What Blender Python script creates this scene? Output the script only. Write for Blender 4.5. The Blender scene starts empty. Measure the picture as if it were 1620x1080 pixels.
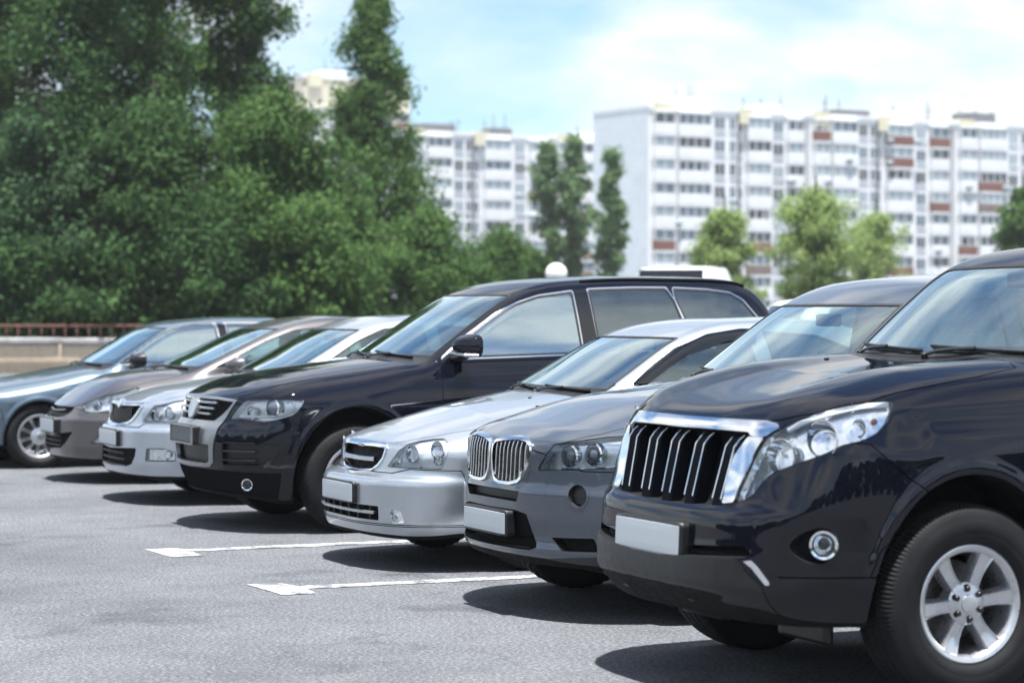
import math
import numpy as np

# ---------------------------------------------------------------- numeric helpers
def pchip(x, Y, q):
    x = np.asarray(x, float); Y = np.asarray(Y, float); q = np.asarray(q, float)
    sh = Y.shape[1:]; Y = Y.reshape(len(x), -1)
    h = np.diff(x)[:, None]; d = np.diff(Y, axis=0) / h
    m = np.zeros_like(Y); m[0] = d[0]; m[-1] = d[-1]
    if len(x) > 2:
        a, b = d[:-1], d[1:]
        same = a * b > 0
        w1 = 2 * h[1:] + h[:-1]; w2 = h[1:] + 2 * h[:-1]
        with np.errstate(divide='ignore', invalid='ignore'):
            hm = (w1 + w2) / (w1 / a + w2 / b)
        m[1:-1] = np.where(same, hm, 0.0)
    i = np.clip(np.searchsorted(x, q) - 1, 0, len(x) - 2)
    t = ((q - x[i]) / (x[i + 1] - x[i]))[:, None]; hh = h[i]
    tc = np.clip(t, 0, 1)
    r = ((2 * tc**3 - 3 * tc**2 + 1) * Y[i] + (tc**3 - 2 * tc**2 + tc) * hh * m[i]
         + (-2 * tc**3 + 3 * tc**2) * Y[i + 1] + (tc**3 - tc**2) * hh * m[i + 1])
    r = r + np.where(t < 0, t * hh * m[0], 0) + np.where(t > 1, (t - 1) * hh * m[-1], 0)
    return r.reshape((len(q),) + sh)

def tens(rows, cols, tab, r, c, even=False):
    A = pchip(rows, np.array(tab, float), r)
    cols = list(cols)
    if even:
        A = np.hstack([A[:, 1:2], A]); cols = [-cols[1]] + cols
    return pchip(cols, A.T, c).T

def boxblur(A, n, ax):
    A = np.moveaxis(A, ax, 0); h = n // 2
    if ax == 1: P = np.concatenate([A[1:h + 1][::-1], A, np.repeat(A[-1:], h, 0) + np.arange(1, h + 1)[:, None] * (A[-1:] - A[-2:-1])])
    else: P = np.concatenate([A[:1] - np.arange(h, 0, -1)[:, None] * (A[1:2] - A[:1]), A, np.repeat(A[-1:], h, 0)])
    c = np.cumsum(np.concatenate([P[:1] * 0, P]), 0)
    return np.moveaxis((c[n:] - c[:-n]) / n, 0, ax)

def smax(a, b, k):
    h = np.maximum(k - np.abs(a - b), 0) / k
    return np.maximum(a, b) + h * h * k * .25
def smin(a, b, k): return -smax(-a, -b, k)
def sstep(t):
    t = np.clip(t, 0, 1); return t * t * (3 - 2 * t)

def poly_sd(P, U, V):
    """signed distance of the points (U,V) to the closed polygon P, negative inside"""
    P = np.asarray(P, float); U = np.asarray(U, float); V = np.asarray(V, float)
    d2 = np.full(U.shape, 1e9); ins = np.zeros(U.shape, bool)
    n = len(P)
    for i in range(n):
        ax, ay = P[i]; bx, by = P[(i + 1) % n]
        ex, ey = bx - ax, by - ay; L = ex * ex + ey * ey
        if L < 1e-14: continue
        t = np.clip(((U - ax) * ex + (V - ay) * ey) / L, 0, 1)
        d2 = np.minimum(d2, (U - ax - t * ex)**2 + (V - ay - t * ey)**2)
        if ay != by:
            c = ((ay > V) != (by > V)) & (U < (bx - ax) * (V - ay) / (by - ay) + ax)
            ins ^= c
    d = np.sqrt(d2)
    return np.where(ins, -d, d)

def chaikin(P, n=2):
    P = np.asarray(P, float)
    for _ in range(n):
        Q = np.roll(P, -1, 0)
        P = np.stack([.75 * P + .25 * Q, .25 * P + .75 * Q], 1).reshape(-1, 2)
    return P

def axis(lo, hi, segs):
    """spacing list: segs = [(upto, step), ...]"""
    out = [lo]; v = lo
    for up, st in segs:
        n = max(1, int(round((up - v) / st)))
        out += list(np.linspace(v, up, n + 1)[1:]); v = up
    return np.array(out)

# ---------------------------------------------------------------- body volume of a vehicle
class Body:
    """x runs back from the nose, y is half width, z up; the shell is the zero level of a distance field"""
    def __init__(s, sp, q=1.0):
        L, W, H = sp['L'], sp['W'], sp['H']
        fx = sp.get('fine', .011) / q
        s.x = axis(sp['x0'], L + .06, [(.75, fx), (1.6, fx * 1.5), (L + .06, fx * 2.6)])
        s.y = axis(-fx, W + .06, [(W + .06, fx * 1.15)])
        s.z = axis(.12, H + .06, [(1.15, fx), (H + .06, fx * 1.3)])
        x, y, z = s.x, s.y, s.z
        s.sp = sp
        ya = np.abs(y)
        F = tens(sp['Fz'], sp['Fy'], sp['F'], z, ya, True)          # (nz,ny)
        for P, dep, soft in sp.get('emboss', []):
            sd = poly_sd(P, np.broadcast_to(ya, F.shape), np.broadcast_to(z[:, None], F.shape))
            F = F + dep * sstep(.5 - sd / soft)
        s.F = F
        S = tens(sp['Sz'], sp['Sx'], sp['S'], z, x)                  # (nz,nx)
        rw = sp['wheel'][1]
        for xw in sp['axles']:
            r = np.hypot((x[None, :] - xw) / sp.get('archx', 1.), z[:, None] - sp['wheel'][0])
            fl, fw = sp.get('flare', (.012, .06))
            S = S + fl * sstep((rw + fw - r) / (fw * .45)) * sstep((z[:, None] - .15) / .2)
        for x0, z0, x1, z1, w, d in sp.get('creases', []):
            t = np.clip(((x[None] - x0) * (x1 - x0) + (z[:, None] - z0) * (z1 - z0)) / ((x1 - x0)**2 + (z1 - z0)**2), 0, 1)
            r = np.hypot(x[None] - x0 - t * (x1 - x0), z[:, None] - z0 - t * (z1 - z0))
            S = S + d * np.exp(-(r / w)**2)
        s.S = S
        T = tens(sp['Tx'], sp['Ty'], sp['T'], x, ya, True)           # (nx,ny)
        for ax_, n_ in ((1, 5), (0, 7), (1, 5), (0, 7)): T = boxblur(T, n_, ax_)
        def nrm(A, u, v):
            g0, g1 = np.gradient(A, u, v); return np.sqrt(1 + np.minimum(g0**2 + g1**2, 25))
        Fn = nrm(F, z, y); Sn = nrm(S, z, x); Tn = nrm(T, x, y)
        X = x[:, None, None]; Y = ya[None, :, None]; Z = z[None, None, :]
        dF = (F.T[None] - X) / Fn.T[None]
        dS = (Y - S.T[:, None, :]) / Sn.T[:, None, :]
        dT = (Z - T[:, :, None]) / Tn[:, :, None]
        zb = pchip(sp['bx'], np.array(sp['bz'])[:, None], x)[:, 0]
        R = pchip(sp['Rz'], np.array(sp['R'])[:, None], z)[:, 0]
        dR = X - R[None, None, :] + .10 * Y**2 + .25 * np.maximum(Y - .6, 0)**2 * 4
        k = sp.get('k', {})
        D = smax(dF, dS, k.get('FS', .10))
        D = smax(D, dR, .16)
        D = smax(D, dT, k.get('T', .05))
        D = smax(D, zb[:, None, None] - Z, .04)
        # cabin
        ws = pchip(sp['wz'], np.array(sp['wx'])[:, None], z)[:, 0]
        WS = ws[None, :] + sp['bow'] * ya[:, None]**2 * (1 + .6 * ya[:, None]**2)
        C = tens(sp['Cz'], sp['Cx'], sp['C'], z, x)
        RT = pchip(sp['rx'], np.array(sp['rz'])[:, None], x)[:, 0][:, None] - sp['crown'] * ya[None, :]**2
        RR = pchip(sp['rwz'], np.array(sp['rwx'])[:, None], z)[:, 0]
        dW = (WS[None] - X) / nrm(WS, y, z)[None]
        dC = (Y - C.T[:, None, :]) / nrm(C, z, x).T[:, None, :]
        dRT = (Z - RT[:, :, None]) / nrm(RT, x, y)[:, :, None]
        dRR = (X - RR[None, None, :] + .12 * Y**2) / np.sqrt(1 + np.gradient(RR, z)**2)[None, None]
        E = smax(dW, dC, k.get('WC', .07))
        E = smax(E, dRR, .10)
        E = smax(E, dRT, k.get('RT', .10))
        E = smax(E, sp.get('cab0', .8) - Z, .02)
        D = smin(D, E, k.get('U', .035))
        for xw in sp['axles']:
            r = np.hypot((X - xw) / sp.get('archx', 1.), Z - sp['wheel'][0])
            cyl = np.maximum(r - rw, sp.get('archin', .62) - Y)
            D = smax(D, -cyl, .012)
        s.D = D
        s.G = np.gradient(D, x, y, z)
    def samp(s, A, P):
        i = np.clip(np.searchsorted(s.x, P[:, 0]) - 1, 0, len(s.x) - 2)
        j = np.clip(np.searchsorted(s.y, P[:, 1]) - 1, 0, len(s.y) - 2)
        k = np.clip(np.searchsorted(s.z, P[:, 2]) - 1, 0, len(s.z) - 2)
        u = np.clip((P[:, 0] - s.x[i]) / (s.x[i + 1] - s.x[i]), 0, 1)
        v = np.clip((P[:, 1] - s.y[j]) / (s.y[j + 1] - s.y[j]), 0, 1)
        w = np.clip((P[:, 2] - s.z[k]) / (s.z[k + 1] - s.z[k]), 0, 1)
        r = 0
        for a in (0, 1):
            for b in (0, 1):
                for c in (0, 1):
                    r = r + (u if a else 1 - u) * (v if b else 1 - v) * (w if c else 1 - w) * A[i + a, j + b, k + c]
        return r
    def normal(s, P):
        P = np.array(P, float).reshape(-1, 3); Q = P.copy(); Q[:, 1] = np.abs(Q[:, 1])
        n = np.stack([s.samp(g, Q) for g in s.G], 1)
        n /= np.linalg.norm(n, axis=1, keepdims=True) + 1e-9
        n[:, 1] *= np.where(P[:, 1] < 0, -1, 1)
        return n
    def frontx(s, y, z):
        """x of the front face at half width y and height z"""
        y = np.abs(np.asarray(y, float)); z = np.asarray(z, float)
        xs = np.arange(s.x[0], 1.6, .004); out = []
        for yy, zz in zip(np.atleast_1d(y), np.atleast_1d(z)):
            d = s.samp(s.D, np.stack([xs, np.full_like(xs, yy), np.full_like(xs, zz)], 1))
            i = np.argmax(d < 0); i = max(i, 1)
            out.append(xs[i - 1] + .004 * d[i - 1] / (d[i - 1] - d[i] + 1e-12))
        return np.array(out)
    def top(s, x, y, zmax=9.):
        zs = np.arange(s.z[-1], .3, -.006); out = []
        for xx, yy in zip(np.atleast_1d(x), np.atleast_1d(np.abs(y))):
            d = s.samp(s.D, np.stack([np.full_like(zs, xx), np.full_like(zs, yy), zs], 1))
            i = max(np.argmax(d < 0), 1)
            out.append(zs[i - 1] - .006 * d[i - 1] / (d[i - 1] - d[i] + 1e-12))
        return np.array(out)
    def side(s, x, z):
        ys = np.arange(s.y[-1], .02, -.004); out = []
        for xx, zz in zip(np.atleast_1d(x), np.atleast_1d(z)):
            d = s.samp(s.D, np.stack([np.full_like(ys, xx), ys, np.full_like(ys, zz)], 1))
            i = max(np.argmax(d < 0), 1)
            out.append(ys[i - 1] - .004 * d[i - 1] / (d[i - 1] - d[i] + 1e-12))
        return np.array(out)
    def mesh(s):
        D, x, y, z = s.D, s.x, s.y, s.z
        neg = D < 0
        c = [neg[a:neg.shape[0] - 1 + a, b:neg.shape[1] - 1 + b, e:neg.shape[2] - 1 + e]
             for a in (0, 1) for b in (0, 1) for e in (0, 1)]
        sm = sum(q.astype(np.int8) for q in c)
        act = (sm > 0) & (sm < 8)
        I, J, K = np.nonzero(act)
        idx = np.full(act.shape, -1, np.int64); idx[I, J, K] = np.arange(len(I))
        acc = np.zeros((len(I), 3)); cnt = np.zeros(len(I))
        offs = [(a, b, e) for a in (0, 1) for b in (0, 1) for e in (0, 1)]
        for p in offs:
            for ax in range(3):
                if p[ax]: continue
                r = list(p); r[ax] = 1
                d0 = D[I + p[0], J + p[1], K + p[2]]; d1 = D[I + r[0], J + r[1], K + r[2]]
                m = (d0 < 0) != (d1 < 0)
                t = np.where(m, d0 / np.where(m, d0 - d1, 1), 0)
                P0 = np.stack([x[I + p[0]], y[J + p[1]], z[K + p[2]]], 1)
                P1 = np.stack([x[I + r[0]], y[J + r[1]], z[K + r[2]]], 1)
                acc += np.where(m[:, None], P0 + t[:, None] * (P1 - P0), 0); cnt += m
        V = acc / cnt[:, None]
        for _ in range(2):
            d = s.samp(D, V); n = np.stack([s.samp(g, V) for g in s.G], 1)
            l = (n**2).sum(1) + 1e-9
            st = (d / l)[:, None] * n
            V = V - np.clip(st, -.004, .004)
        faces = []
        for ax in range(3):
            sl0 = [slice(None)] * 3; sl1 = [slice(None)] * 3
            sl0[ax] = slice(0, -1); sl1[ax] = slice(1, None)
            a, b = neg[tuple(sl0)], neg[tuple(sl1)]
            e = np.argwhere(a != b)
            o1, o2 = [(1, 2), (2, 0), (0, 1)][ax]
            ok = (e[:, o1] > 0) & (e[:, o2] > 0) & (e[:, o1] < D.shape[o1] - 1) & (e[:, o2] < D.shape[o2] - 1)
            e = e[ok]
            inside = a[e[:, 0], e[:, 1], e[:, 2]]
            q = []
            for u, v in ((1, 1), (0, 1), (0, 0), (1, 0)):
                t = e.copy(); t[:, o1] -= u; t[:, o2] -= v
                q.append(idx[t[:, 0], t[:, 1], t[:, 2]])
            q = np.stack(q, 1)
            q[~inside] = q[~inside][:, ::-1]
            faces.append(q)
        Fq = np.concatenate(faces); Fq = Fq[(Fq >= 0).all(1)]
        M = Msh(V, s.normal(V), Fq.tolist())
        _, M = M.cut(M.V[:, 1])
        M.V[np.abs(M.V[:, 1]) < 1e-4, 1] = 0
        M.N[M.V[:, 1] == 0, 1] = 0
        return M

class Msh:
    def __init__(s, V, N, F): s.V, s.N, s.F = V, N, F
    def compact(s):
        u = sorted({i for f in s.F for i in f}); mp = np.full(len(s.V), -1); mp[u] = np.arange(len(u)); l = mp.tolist()
        return Msh(s.V[u], s.N[u], [[l[i] for i in f] for f in s.F])
    def copy(s): return Msh(s.V.copy(), s.N.copy(), [list(f) for f in s.F])
    def cut(s, g):
        """(part with g<0, part with g>=0)"""
        g = np.where(np.abs(g) < 1e-7, 1e-7, g)
        sg = (g >= 0).tolist(); gl = g.tolist()
        A, B, E = [], [], {}
        nv = []; n0 = len(s.V)
        def ed(i, j):
            k = (i, j) if i < j else (j, i)
            r = E.get(k)
            if r is None:
                a, b = k; t = gl[a] / (gl[a] - gl[b])
                r = n0 + len(nv); E[k] = r; nv.append((a, b, t))
            return r
        for f in s.F:
            ss = [sg[i] for i in f]
            if all(ss): B.append(f); continue
            if not any(ss): A.append(f); continue
            a, b = [], []
            m = len(f)
            for k in range(m):
                i, j = f[k], f[(k + 1) % m]
                (b if ss[k] else a).append(i)
                if ss[k] != ss[(k + 1) % m]:
                    r = ed(i, j); a.append(r); b.append(r)
            if len(a) > 2: A.append(a)
            if len(b) > 2: B.append(b)
        if nv:
            a = np.array([q[0] for q in nv]); b = np.array([q[1] for q in nv]); t = np.array([q[2] for q in nv])[:, None]
            V = np.vstack([s.V, s.V[a] * (1 - t) + s.V[b] * t]); N = s.N[a] * (1 - t) + s.N[b] * t
            N = np.vstack([s.N, N / (np.linalg.norm(N, axis=1, keepdims=True) + 1e-9)])
        else: V, N = s.V, s.N
        return Msh(V, N, A).compact(), Msh(V, N, B).compact()
    def uv(s, mode):
        if mode == 'front': return s.V[:, 1], s.V[:, 2]
        if mode == 'side': return s.V[:, 0], s.V[:, 2]
        if mode == 'top': return s.V[:, 0], s.V[:, 1]
        return s.V[:, 0] * math.cos(mode) + s.V[:, 1] * math.sin(mode), s.V[:, 2]
    def field(s, mode, P, lim=None):
        """distance field of a projected outline; lim = (axis, lo, hi) boxes the reach"""
        u, v = s.uv(mode); P = np.asarray(P)
        g = np.full(len(s.V), 1.0)
        m = (u > P[:, 0].min() - .1) & (u < P[:, 0].max() + .1) & (v > P[:, 1].min() - .1) & (v < P[:, 1].max() + .1)
        for ax, lo, hi in lim or []:
            if ax < 3: m &= (s.V[:, ax] > lo) & (s.V[:, ax] < hi)
            else: m &= (s.N[:, ax - 3] > lo) & (s.N[:, ax - 3] < hi)
        g[m] = poly_sd(P, u[m], v[m])
        return g
    def boundary(s):
        c = {}
        for f in s.F:
            for k in range(len(f)):
                i, j = f[k], f[(k + 1) % len(f)]
                if (j, i) in c: del c[(j, i)]
                else: c[(i, j)] = 1
        return [e for e in c if not (abs(s.V[e[0], 1]) < 1e-6 and abs(s.V[e[1], 1]) < 1e-6)]
    def offset(s, d): return Msh(s.V + s.N * d, s.N, s.F)
    def move(s, v): return Msh(s.V + np.asarray(v), s.N, s.F)
    def flip(s): return Msh(s.V, -s.N, [f[::-1] for f in s.F])
    def walls(s, W):
        """wall strip from the rim of this sheet to the positions W of the same vertices"""
        b = s.boundary(); V = []; F = []; N = []
        for i, j in b:
            k = len(V); V += [s.V[i], s.V[j], W[j], W[i]]; F.append([k + 3, k + 2, k + 1, k])
            n = np.cross(s.V[i] - s.V[j], W[j] - s.V[j]); n /= np.linalg.norm(n) + 1e-12
            N += [n] * 4
        if not V: return Msh(np.zeros((0, 3)), np.zeros((0, 3)), [])
        return Msh(np.array(V), np.array(N), F)
    def mirror(s):
        return Msh(s.V * [1, -1, 1], s.N * [1, -1, 1], [f[::-1] for f in s.F])

def join(*ms):
    V, N, F, o = [], [], [], 0
    for m in ms:
        if len(m.V) == 0: continue
        V.append(m.V); N.append(m.N); F += [[i + o for i in f] for f in m.F]; o += len(m.V)
    return Msh(np.vstack(V), np.vstack(N), F)

def weld(m):
    """half sheet + its mirror image, sharing the vertices on the centre plane"""
    n = len(m.V); c = np.abs(m.V[:, 1]) < 1e-6
    mp = np.where(c, np.arange(n), -1); k = np.nonzero(~c)[0]; mp[k] = n + np.arange(len(k)); l = mp.tolist()
    N = m.N.copy(); N[c, 1] = 0
    return Msh(np.vstack([m.V, m.V[k] * [1, -1, 1]]), np.vstack([N, m.N[k] * [1, -1, 1]]),
               m.F + [[l[i] for i in f[::-1]] for f in m.F])

def grow(P, d):
    """outline moved outwards by d (coarse)"""
    P = np.asarray(P, float); a = np.roll(P, 1, 0); b = np.roll(P, -1, 0)
    t = b - a; t /= np.linalg.norm(t, axis=1, keepdims=True) + 1e-12
    ar = .5 * np.sum(P[:, 0] * b[:, 1] - b[:, 0] * P[:, 1])
    n = np.stack([t[:, 1], -t[:, 0]], 1) * (1 if ar > 0 else -1)
    return P + n * d
# ---------------------------------------------------------------- vehicle dimensions (metres)
SPEC = {}
SPEC['prado'] = dict(
    L=4.78, W=.945, H=1.86, x0=-.16, fine=.0105, axles=(.905, 3.695), wheel=(.385, .50), tyre=(.388, .265, .228), archin=.60,
    Fz=[.20, .30, .40, .455, .57, .595, .70, .735, .765, .90, 1.02, 1.09, 1.16, 1.30],
    Fy=[0, .25, .5, .65, .8, .9, .96],
    F=[[.25, .25, .27, .3, .4, .5, .6],
       [.08, .08, .12, .19, .32, .46, .58],
       [-.01, -.005, .025, .09, .24, .40, .50],
       [-.055, -.048, -.01, .065, .22, .38, .49],
       [-.05, -.043, -.005, .065, .215, .375, .485],
       [-.015, -.005, .02, .07, .215, .385, .51],
       [.0, .005, .03, .08, .205, .37, .50],
       [.015, .02, .045, .09, .205, .36, .49],
       [.05, .055, .075, .115, .21, .355, .48],
       [.085, .09, .115, .155, .245, .375, .49],
       [.115, .12, .15, .20, .29, .41, .52],
       [.14, .147, .185, .24, .34, .46, .56],
       [.19, .20, .24, .30, .40, .52, .62],
       [.30, .31, .36, .42, .52, .64, .74]],
    Sz=[.20, .35, .5, .75, .95, 1.05, 1.15, 1.25, 1.36], Sx=[0, .3, .6, 1.0, 1.6, 3.2, 4.3, 4.8],
    S=[[.72, .76, .80, .83, .83, .83, .80, .74], [.78, .83, .865, .885, .885, .885, .86, .80], [.82, .87, .905, .92, .915, .915, .89, .83],
       [.83, .885, .925, .94, .935, .935, .91, .855], [.825, .88, .915, .93, .93, .93, .905, .85], [.80, .86, .893, .908, .912, .912, .89, .835],
       [.77, .835, .872, .885, .89, .89, .87, .815], [.75, .81, .85, .862, .868, .868, .85, .79], [.70, .76, .80, .82, .83, .83, .81, .75]],
    Tx=[.10, .14, .2, .3, .5, .75, 1.05, 1.3, 1.7, 4.3, 4.8], Ty=[0, .3, .5, .64, .74, .84, .94],
    T=[[1.09, 1.088, 1.06, 1.02, 1.0, .98, .95], [1.107, 1.107, 1.09, 1.055, 1.025, 1.0, .97], [1.13, 1.131, 1.122, 1.098, 1.065, 1.035, 1.0],
       [1.164, 1.168, 1.172, 1.158, 1.134, 1.10, 1.06], [1.212, 1.218, 1.236, 1.230, 1.206, 1.17, 1.11], [1.258, 1.265, 1.288, 1.285, 1.264, 1.228, 1.16],
       [1.292, 1.298, 1.316, 1.315, 1.297, 1.264, 1.19], [1.31, 1.315, 1.330, 1.33, 1.312, 1.28, 1.20], [1.31, 1.315, 1.330, 1.33, 1.312, 1.28, 1.20],
       [1.28, 1.28, 1.29, 1.29, 1.28, 1.25, 1.18], [1.2, 1.2, 1.2, 1.2, 1.2, 1.18, 1.1]],
    bx=[-.2, .15, .45, 1.4, 4.2, 4.8], bz=[.40, .30, .30, .28, .30, .42],
    Rz=[.2, .5, 1.0, 1.3], R=[4.5, 4.72, 4.78, 4.75],
    wz=[1.2, 1.30, 1.55, 1.75, 1.9], wx=[1.14, 1.26, 1.545, 1.79, 1.99], bow=.16,
    Cz=[1.1, 1.28, 1.5, 1.72, 1.9], Cx=[1.0, 1.6, 2.4, 4.0, 4.7],
    C=[[.84, .885, .89, .88, .82], [.815, .86, .868, .86, .80], [.765, .80, .81, .80, .75], [.70, .725, .735, .725, .68], [.64, .66, .67, .66, .60]],
    rx=[1.5, 1.8, 2.0, 2.4, 3.0, 4.0, 4.6, 4.8], rz=[1.69, 1.765, 1.805, 1.845, 1.86, 1.84, 1.79, 1.75], crown=.06,
    rwz=[1.0, 1.3, 1.6, 1.85], rwx=[4.76, 4.74, 4.66, 4.52], cab0=1.0,
    k=dict(FS=.08, T=.05, WC=.07, RT=.10, U=.03), flare=(.016, .07), archx=.84, cowl_z=1.345, ws_top=1.745, belt=1.26,
    creases=[(.66, 1.14, 2.0, 1.18, .035, .006), (.75, 1.04, 1.9, 1.05, .05, .006)])

def mkspec(L, W, H, axles, wheel, tyre, front, bow, hood, drop, side, taper, wx, wtop, cabin, roof, rear, **kw):
    """compact description: front = [(z, x on the centre line, bow factor)], bow = set-back at seven half widths,
    hood = [(x, z, drop factor)], drop = fall at seven half widths, side = [(z, half width)], taper = [(x, factor)],
    wx = [(z, x)] windshield centre line, cabin = [(z, half width)], roof = [(x, z)], rear = [(z, x)] of the back window"""
    fy = [0, .28, .53, .7, .84, .93, 1.0]
    sx = [0, .3, .6, 1.0, 1.6, L * .68, L * .9, L]
    d = dict(L=L, W=W, H=H, x0=-.14, axles=axles, wheel=wheel, tyre=tyre,
        Fz=[f[0] for f in front], Fy=[W * t for t in fy], F=[[f[1] + b * f[2] for b in bow] for f in front],
        Sz=[s[0] for s in side], Sx=[t[0] for t in taper], S=[[s[1] * t[1] for t in taper] for s in side],
        Tx=[h[0] for h in hood], Ty=[W * t for t in fy], T=[[h[1] - q * h[2] for q in drop] for h in hood],
        bx=[-.2, .25, .5, 1.4, L - .6, L], bz=[kw.get('lip', .2) + .01, kw.get('lip', .2), .2, .18, .22, .36],
        Rz=[.2, .5, .9, 1.3], R=[L - .25, L - .03, L, L - .04],
        wz=[w[0] for w in wx], wx=[w[1] for w in wx], bow=kw.get('wbow', .17),
        Cz=[c[0] for c in cabin], Cx=[wx[0][1], wx[0][1] + .5, 2.6, L - .9, L - .2], C=[[c[1] * f for f in kw.get('ctap', (.955, .99, 1.0, .985, .93))] for c in cabin],
        rx=[r[0] for r in roof], rz=[r[1] for r in roof], crown=kw.get('crown', .075),
        rwz=[r[0] for r in rear], rwx=[r[1] for r in rear], cab0=kw.get('cab0', .8), k=dict(FS=kw.get('kFS', .10), T=kw.get('kT', .045), WC=.07, RT=.09, U=.035),
        flare=kw.get('flare', (.010, .05)), archx=kw.get('archx', .95), archin=W - .33, cowl_z=kw['cowl_z'], ws_top=wtop, fine=kw.get('fine', .0115), under=kw.get('under', .3))
    for k in ('emboss', 'creases', 'belt'):
        if k in kw: d[k] = kw[k]
    return d

BOW = [0, .012, .07, .155, .27, .37, .46]
SIDE0 = [(0, .93), (.3, .965), (.6, .985), (1.0, 1.0), (1.6, 1.0), (3.2, 1.0), (4.2, .975), (4.8, .93)]
SPEC['x3'] = mkspec(4.65, .94, 1.73, (.87, 3.68), (.37, .455), (.372, .245, .245),
    [(.20, .10, .9), (.29, .03, 1), (.34, .0, 1), (.40, .01, 1), (.52, .0, 1), (.62, .0, 1), (.66, .012, 1), (.87, .03, 1), (.93, .10, 1), (1.05, .25, 1)], BOW,
    [(.0, .875, .8), (.06, .895, .8), (.2, .948, 1), (.35, .99, 1.1), (.68, 1.078, 1.1), (1.06, 1.125, .9), (1.45, 1.165, .8), (1.8, 1.165, .8), (4.2, 1.13, .8), (4.65, 1.05, .8)],
    [0, .004, .022, .045, .075, .11, .17],
    [(.2, .78), (.35, .86), (.5, .91), (.7, .935), (.88, .94), (.98, .93), (1.08, .90), (1.2, .84)], SIDE0,
    [(1.0, 1.16), (1.16, 1.42), (1.36, 1.70), (1.56, 1.985), (1.75, 2.26)], 1.56,
    [(1.0, .87), (1.16, .83), (1.36, .765), (1.55, .69), (1.72, .61)],
    [(1.7, 1.52), (2.0, 1.605), (2.15, 1.655), (2.35, 1.695), (2.65, 1.72), (3.1, 1.73), (3.7, 1.71), (4.2, 1.66), (4.5, 1.6)],
    [(1.0, 4.58), (1.2, 4.52), (1.45, 4.36), (1.72, 4.12)], cowl_z=1.175, belt=1.12, lip=.26, under=.36)
SPEC['lac'] = mkspec(4.515, .865, 1.485, (.91, 3.51), (.31, .365), (.312, .205, .2),
    [(.15, .10, .9), (.21, .03, 1), (.25, .01, 1), (.30, .0, 1), (.50, .0, 1), (.535, .018, 1), (.556, .085, .9), (.575, .115, .85), (.65, .13, .8), (.735, .158, .75), (.78, .22, .75), (.9, .42, .75)], [0, .01, .055, .125, .235, .34, .44],
    [(.12, .735, .5), (.17, .752, .5), (.25, .782, .8), (.36, .818, 1), (.53, .868, 1.1), (.87, .95, 1), (1.13, .998, .8), (1.36, 1.03, .7), (1.7, 1.03, .8), (3.9, 1.02, .8), (4.5, .95, .8)],
    [0, .004, .022, .045, .075, .11, .17],
    [(.15, .74), (.25, .80), (.4, .845), (.58, .862), (.72, .862), (.84, .85), (.94, .82), (1.06, .76)], SIDE0,
    [(.85, 1.06), (1.02, 1.32), (1.2, 1.64), (1.375, 1.95), (1.5, 2.2)], 1.375,
    [(.85, .80), (1.02, .765), (1.2, .70), (1.36, .615), (1.5, .53)],
    [(1.7, 1.32), (1.95, 1.40), (2.19, 1.452), (2.42, 1.474), (2.8, 1.483), (3.2, 1.46), (3.6, 1.38), (4.0, 1.2)],
    [(.9, 4.1), (1.05, 3.98), (1.25, 3.68), (1.45, 3.3)], cowl_z=1.035, belt=.97, lip=.185)
SPEC['tou'] = mkspec(4.75, .964, 1.79, (.965, 3.82), (.385, .478), (.376, .255, .235),
    [(.15, .20, .9), (.24, .13, 1), (.30, .10, 1), (.40, .055, 1), (.48, .04, 1), (.60, .03, 1), (.70, .04, 1), (.76, .075, .95), (.92, .115, .9), (.97, .18, .85), (1.1, .35, .8)], BOW,
    [(.06, .915, .6), (.13, .935, .6), (.2, .965, .7), (.34, 1.008, .8), (.5, 1.06, .9), (.7, 1.098, 1), (1.0, 1.138, 1), (1.2, 1.163, .9), (1.45, 1.19, .75), (1.9, 1.2, .7), (4.2, 1.22, .7), (4.75, 1.1, .7)],
    [0, .004, .016, .030, .062, .115, .19],
    [(.2, .80), (.35, .87), (.5, .92), (.7, .955), (.85, .962), (.96, .945), (1.06, .912), (1.16, .88), (1.28, .83)], SIDE0,
    [(1.0, 1.10), (1.18, 1.40), (1.4, 1.75), (1.64, 2.15), (1.82, 2.5)], 1.64,
    [(1.0, .90), (1.18, .868), (1.4, .80), (1.62, .715), (1.78, .64)],
    [(1.8, 1.60), (2.1, 1.685), (2.38, 1.73), (2.79, 1.766), (3.26, 1.785), (3.8, 1.783), (4.24, 1.755), (4.5, 1.70)],
    [(1.0, 4.68), (1.2, 4.62), (1.45, 4.45), (1.6, 4.36), (1.76, 4.2)], cowl_z=1.195, belt=1.13, lip=.24, under=.34, crown=.06, archx=.9, flare=(.014, .06),
    creases=[(1.0, 1.06, 4.2, 1.12, .035, .005)])
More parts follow.
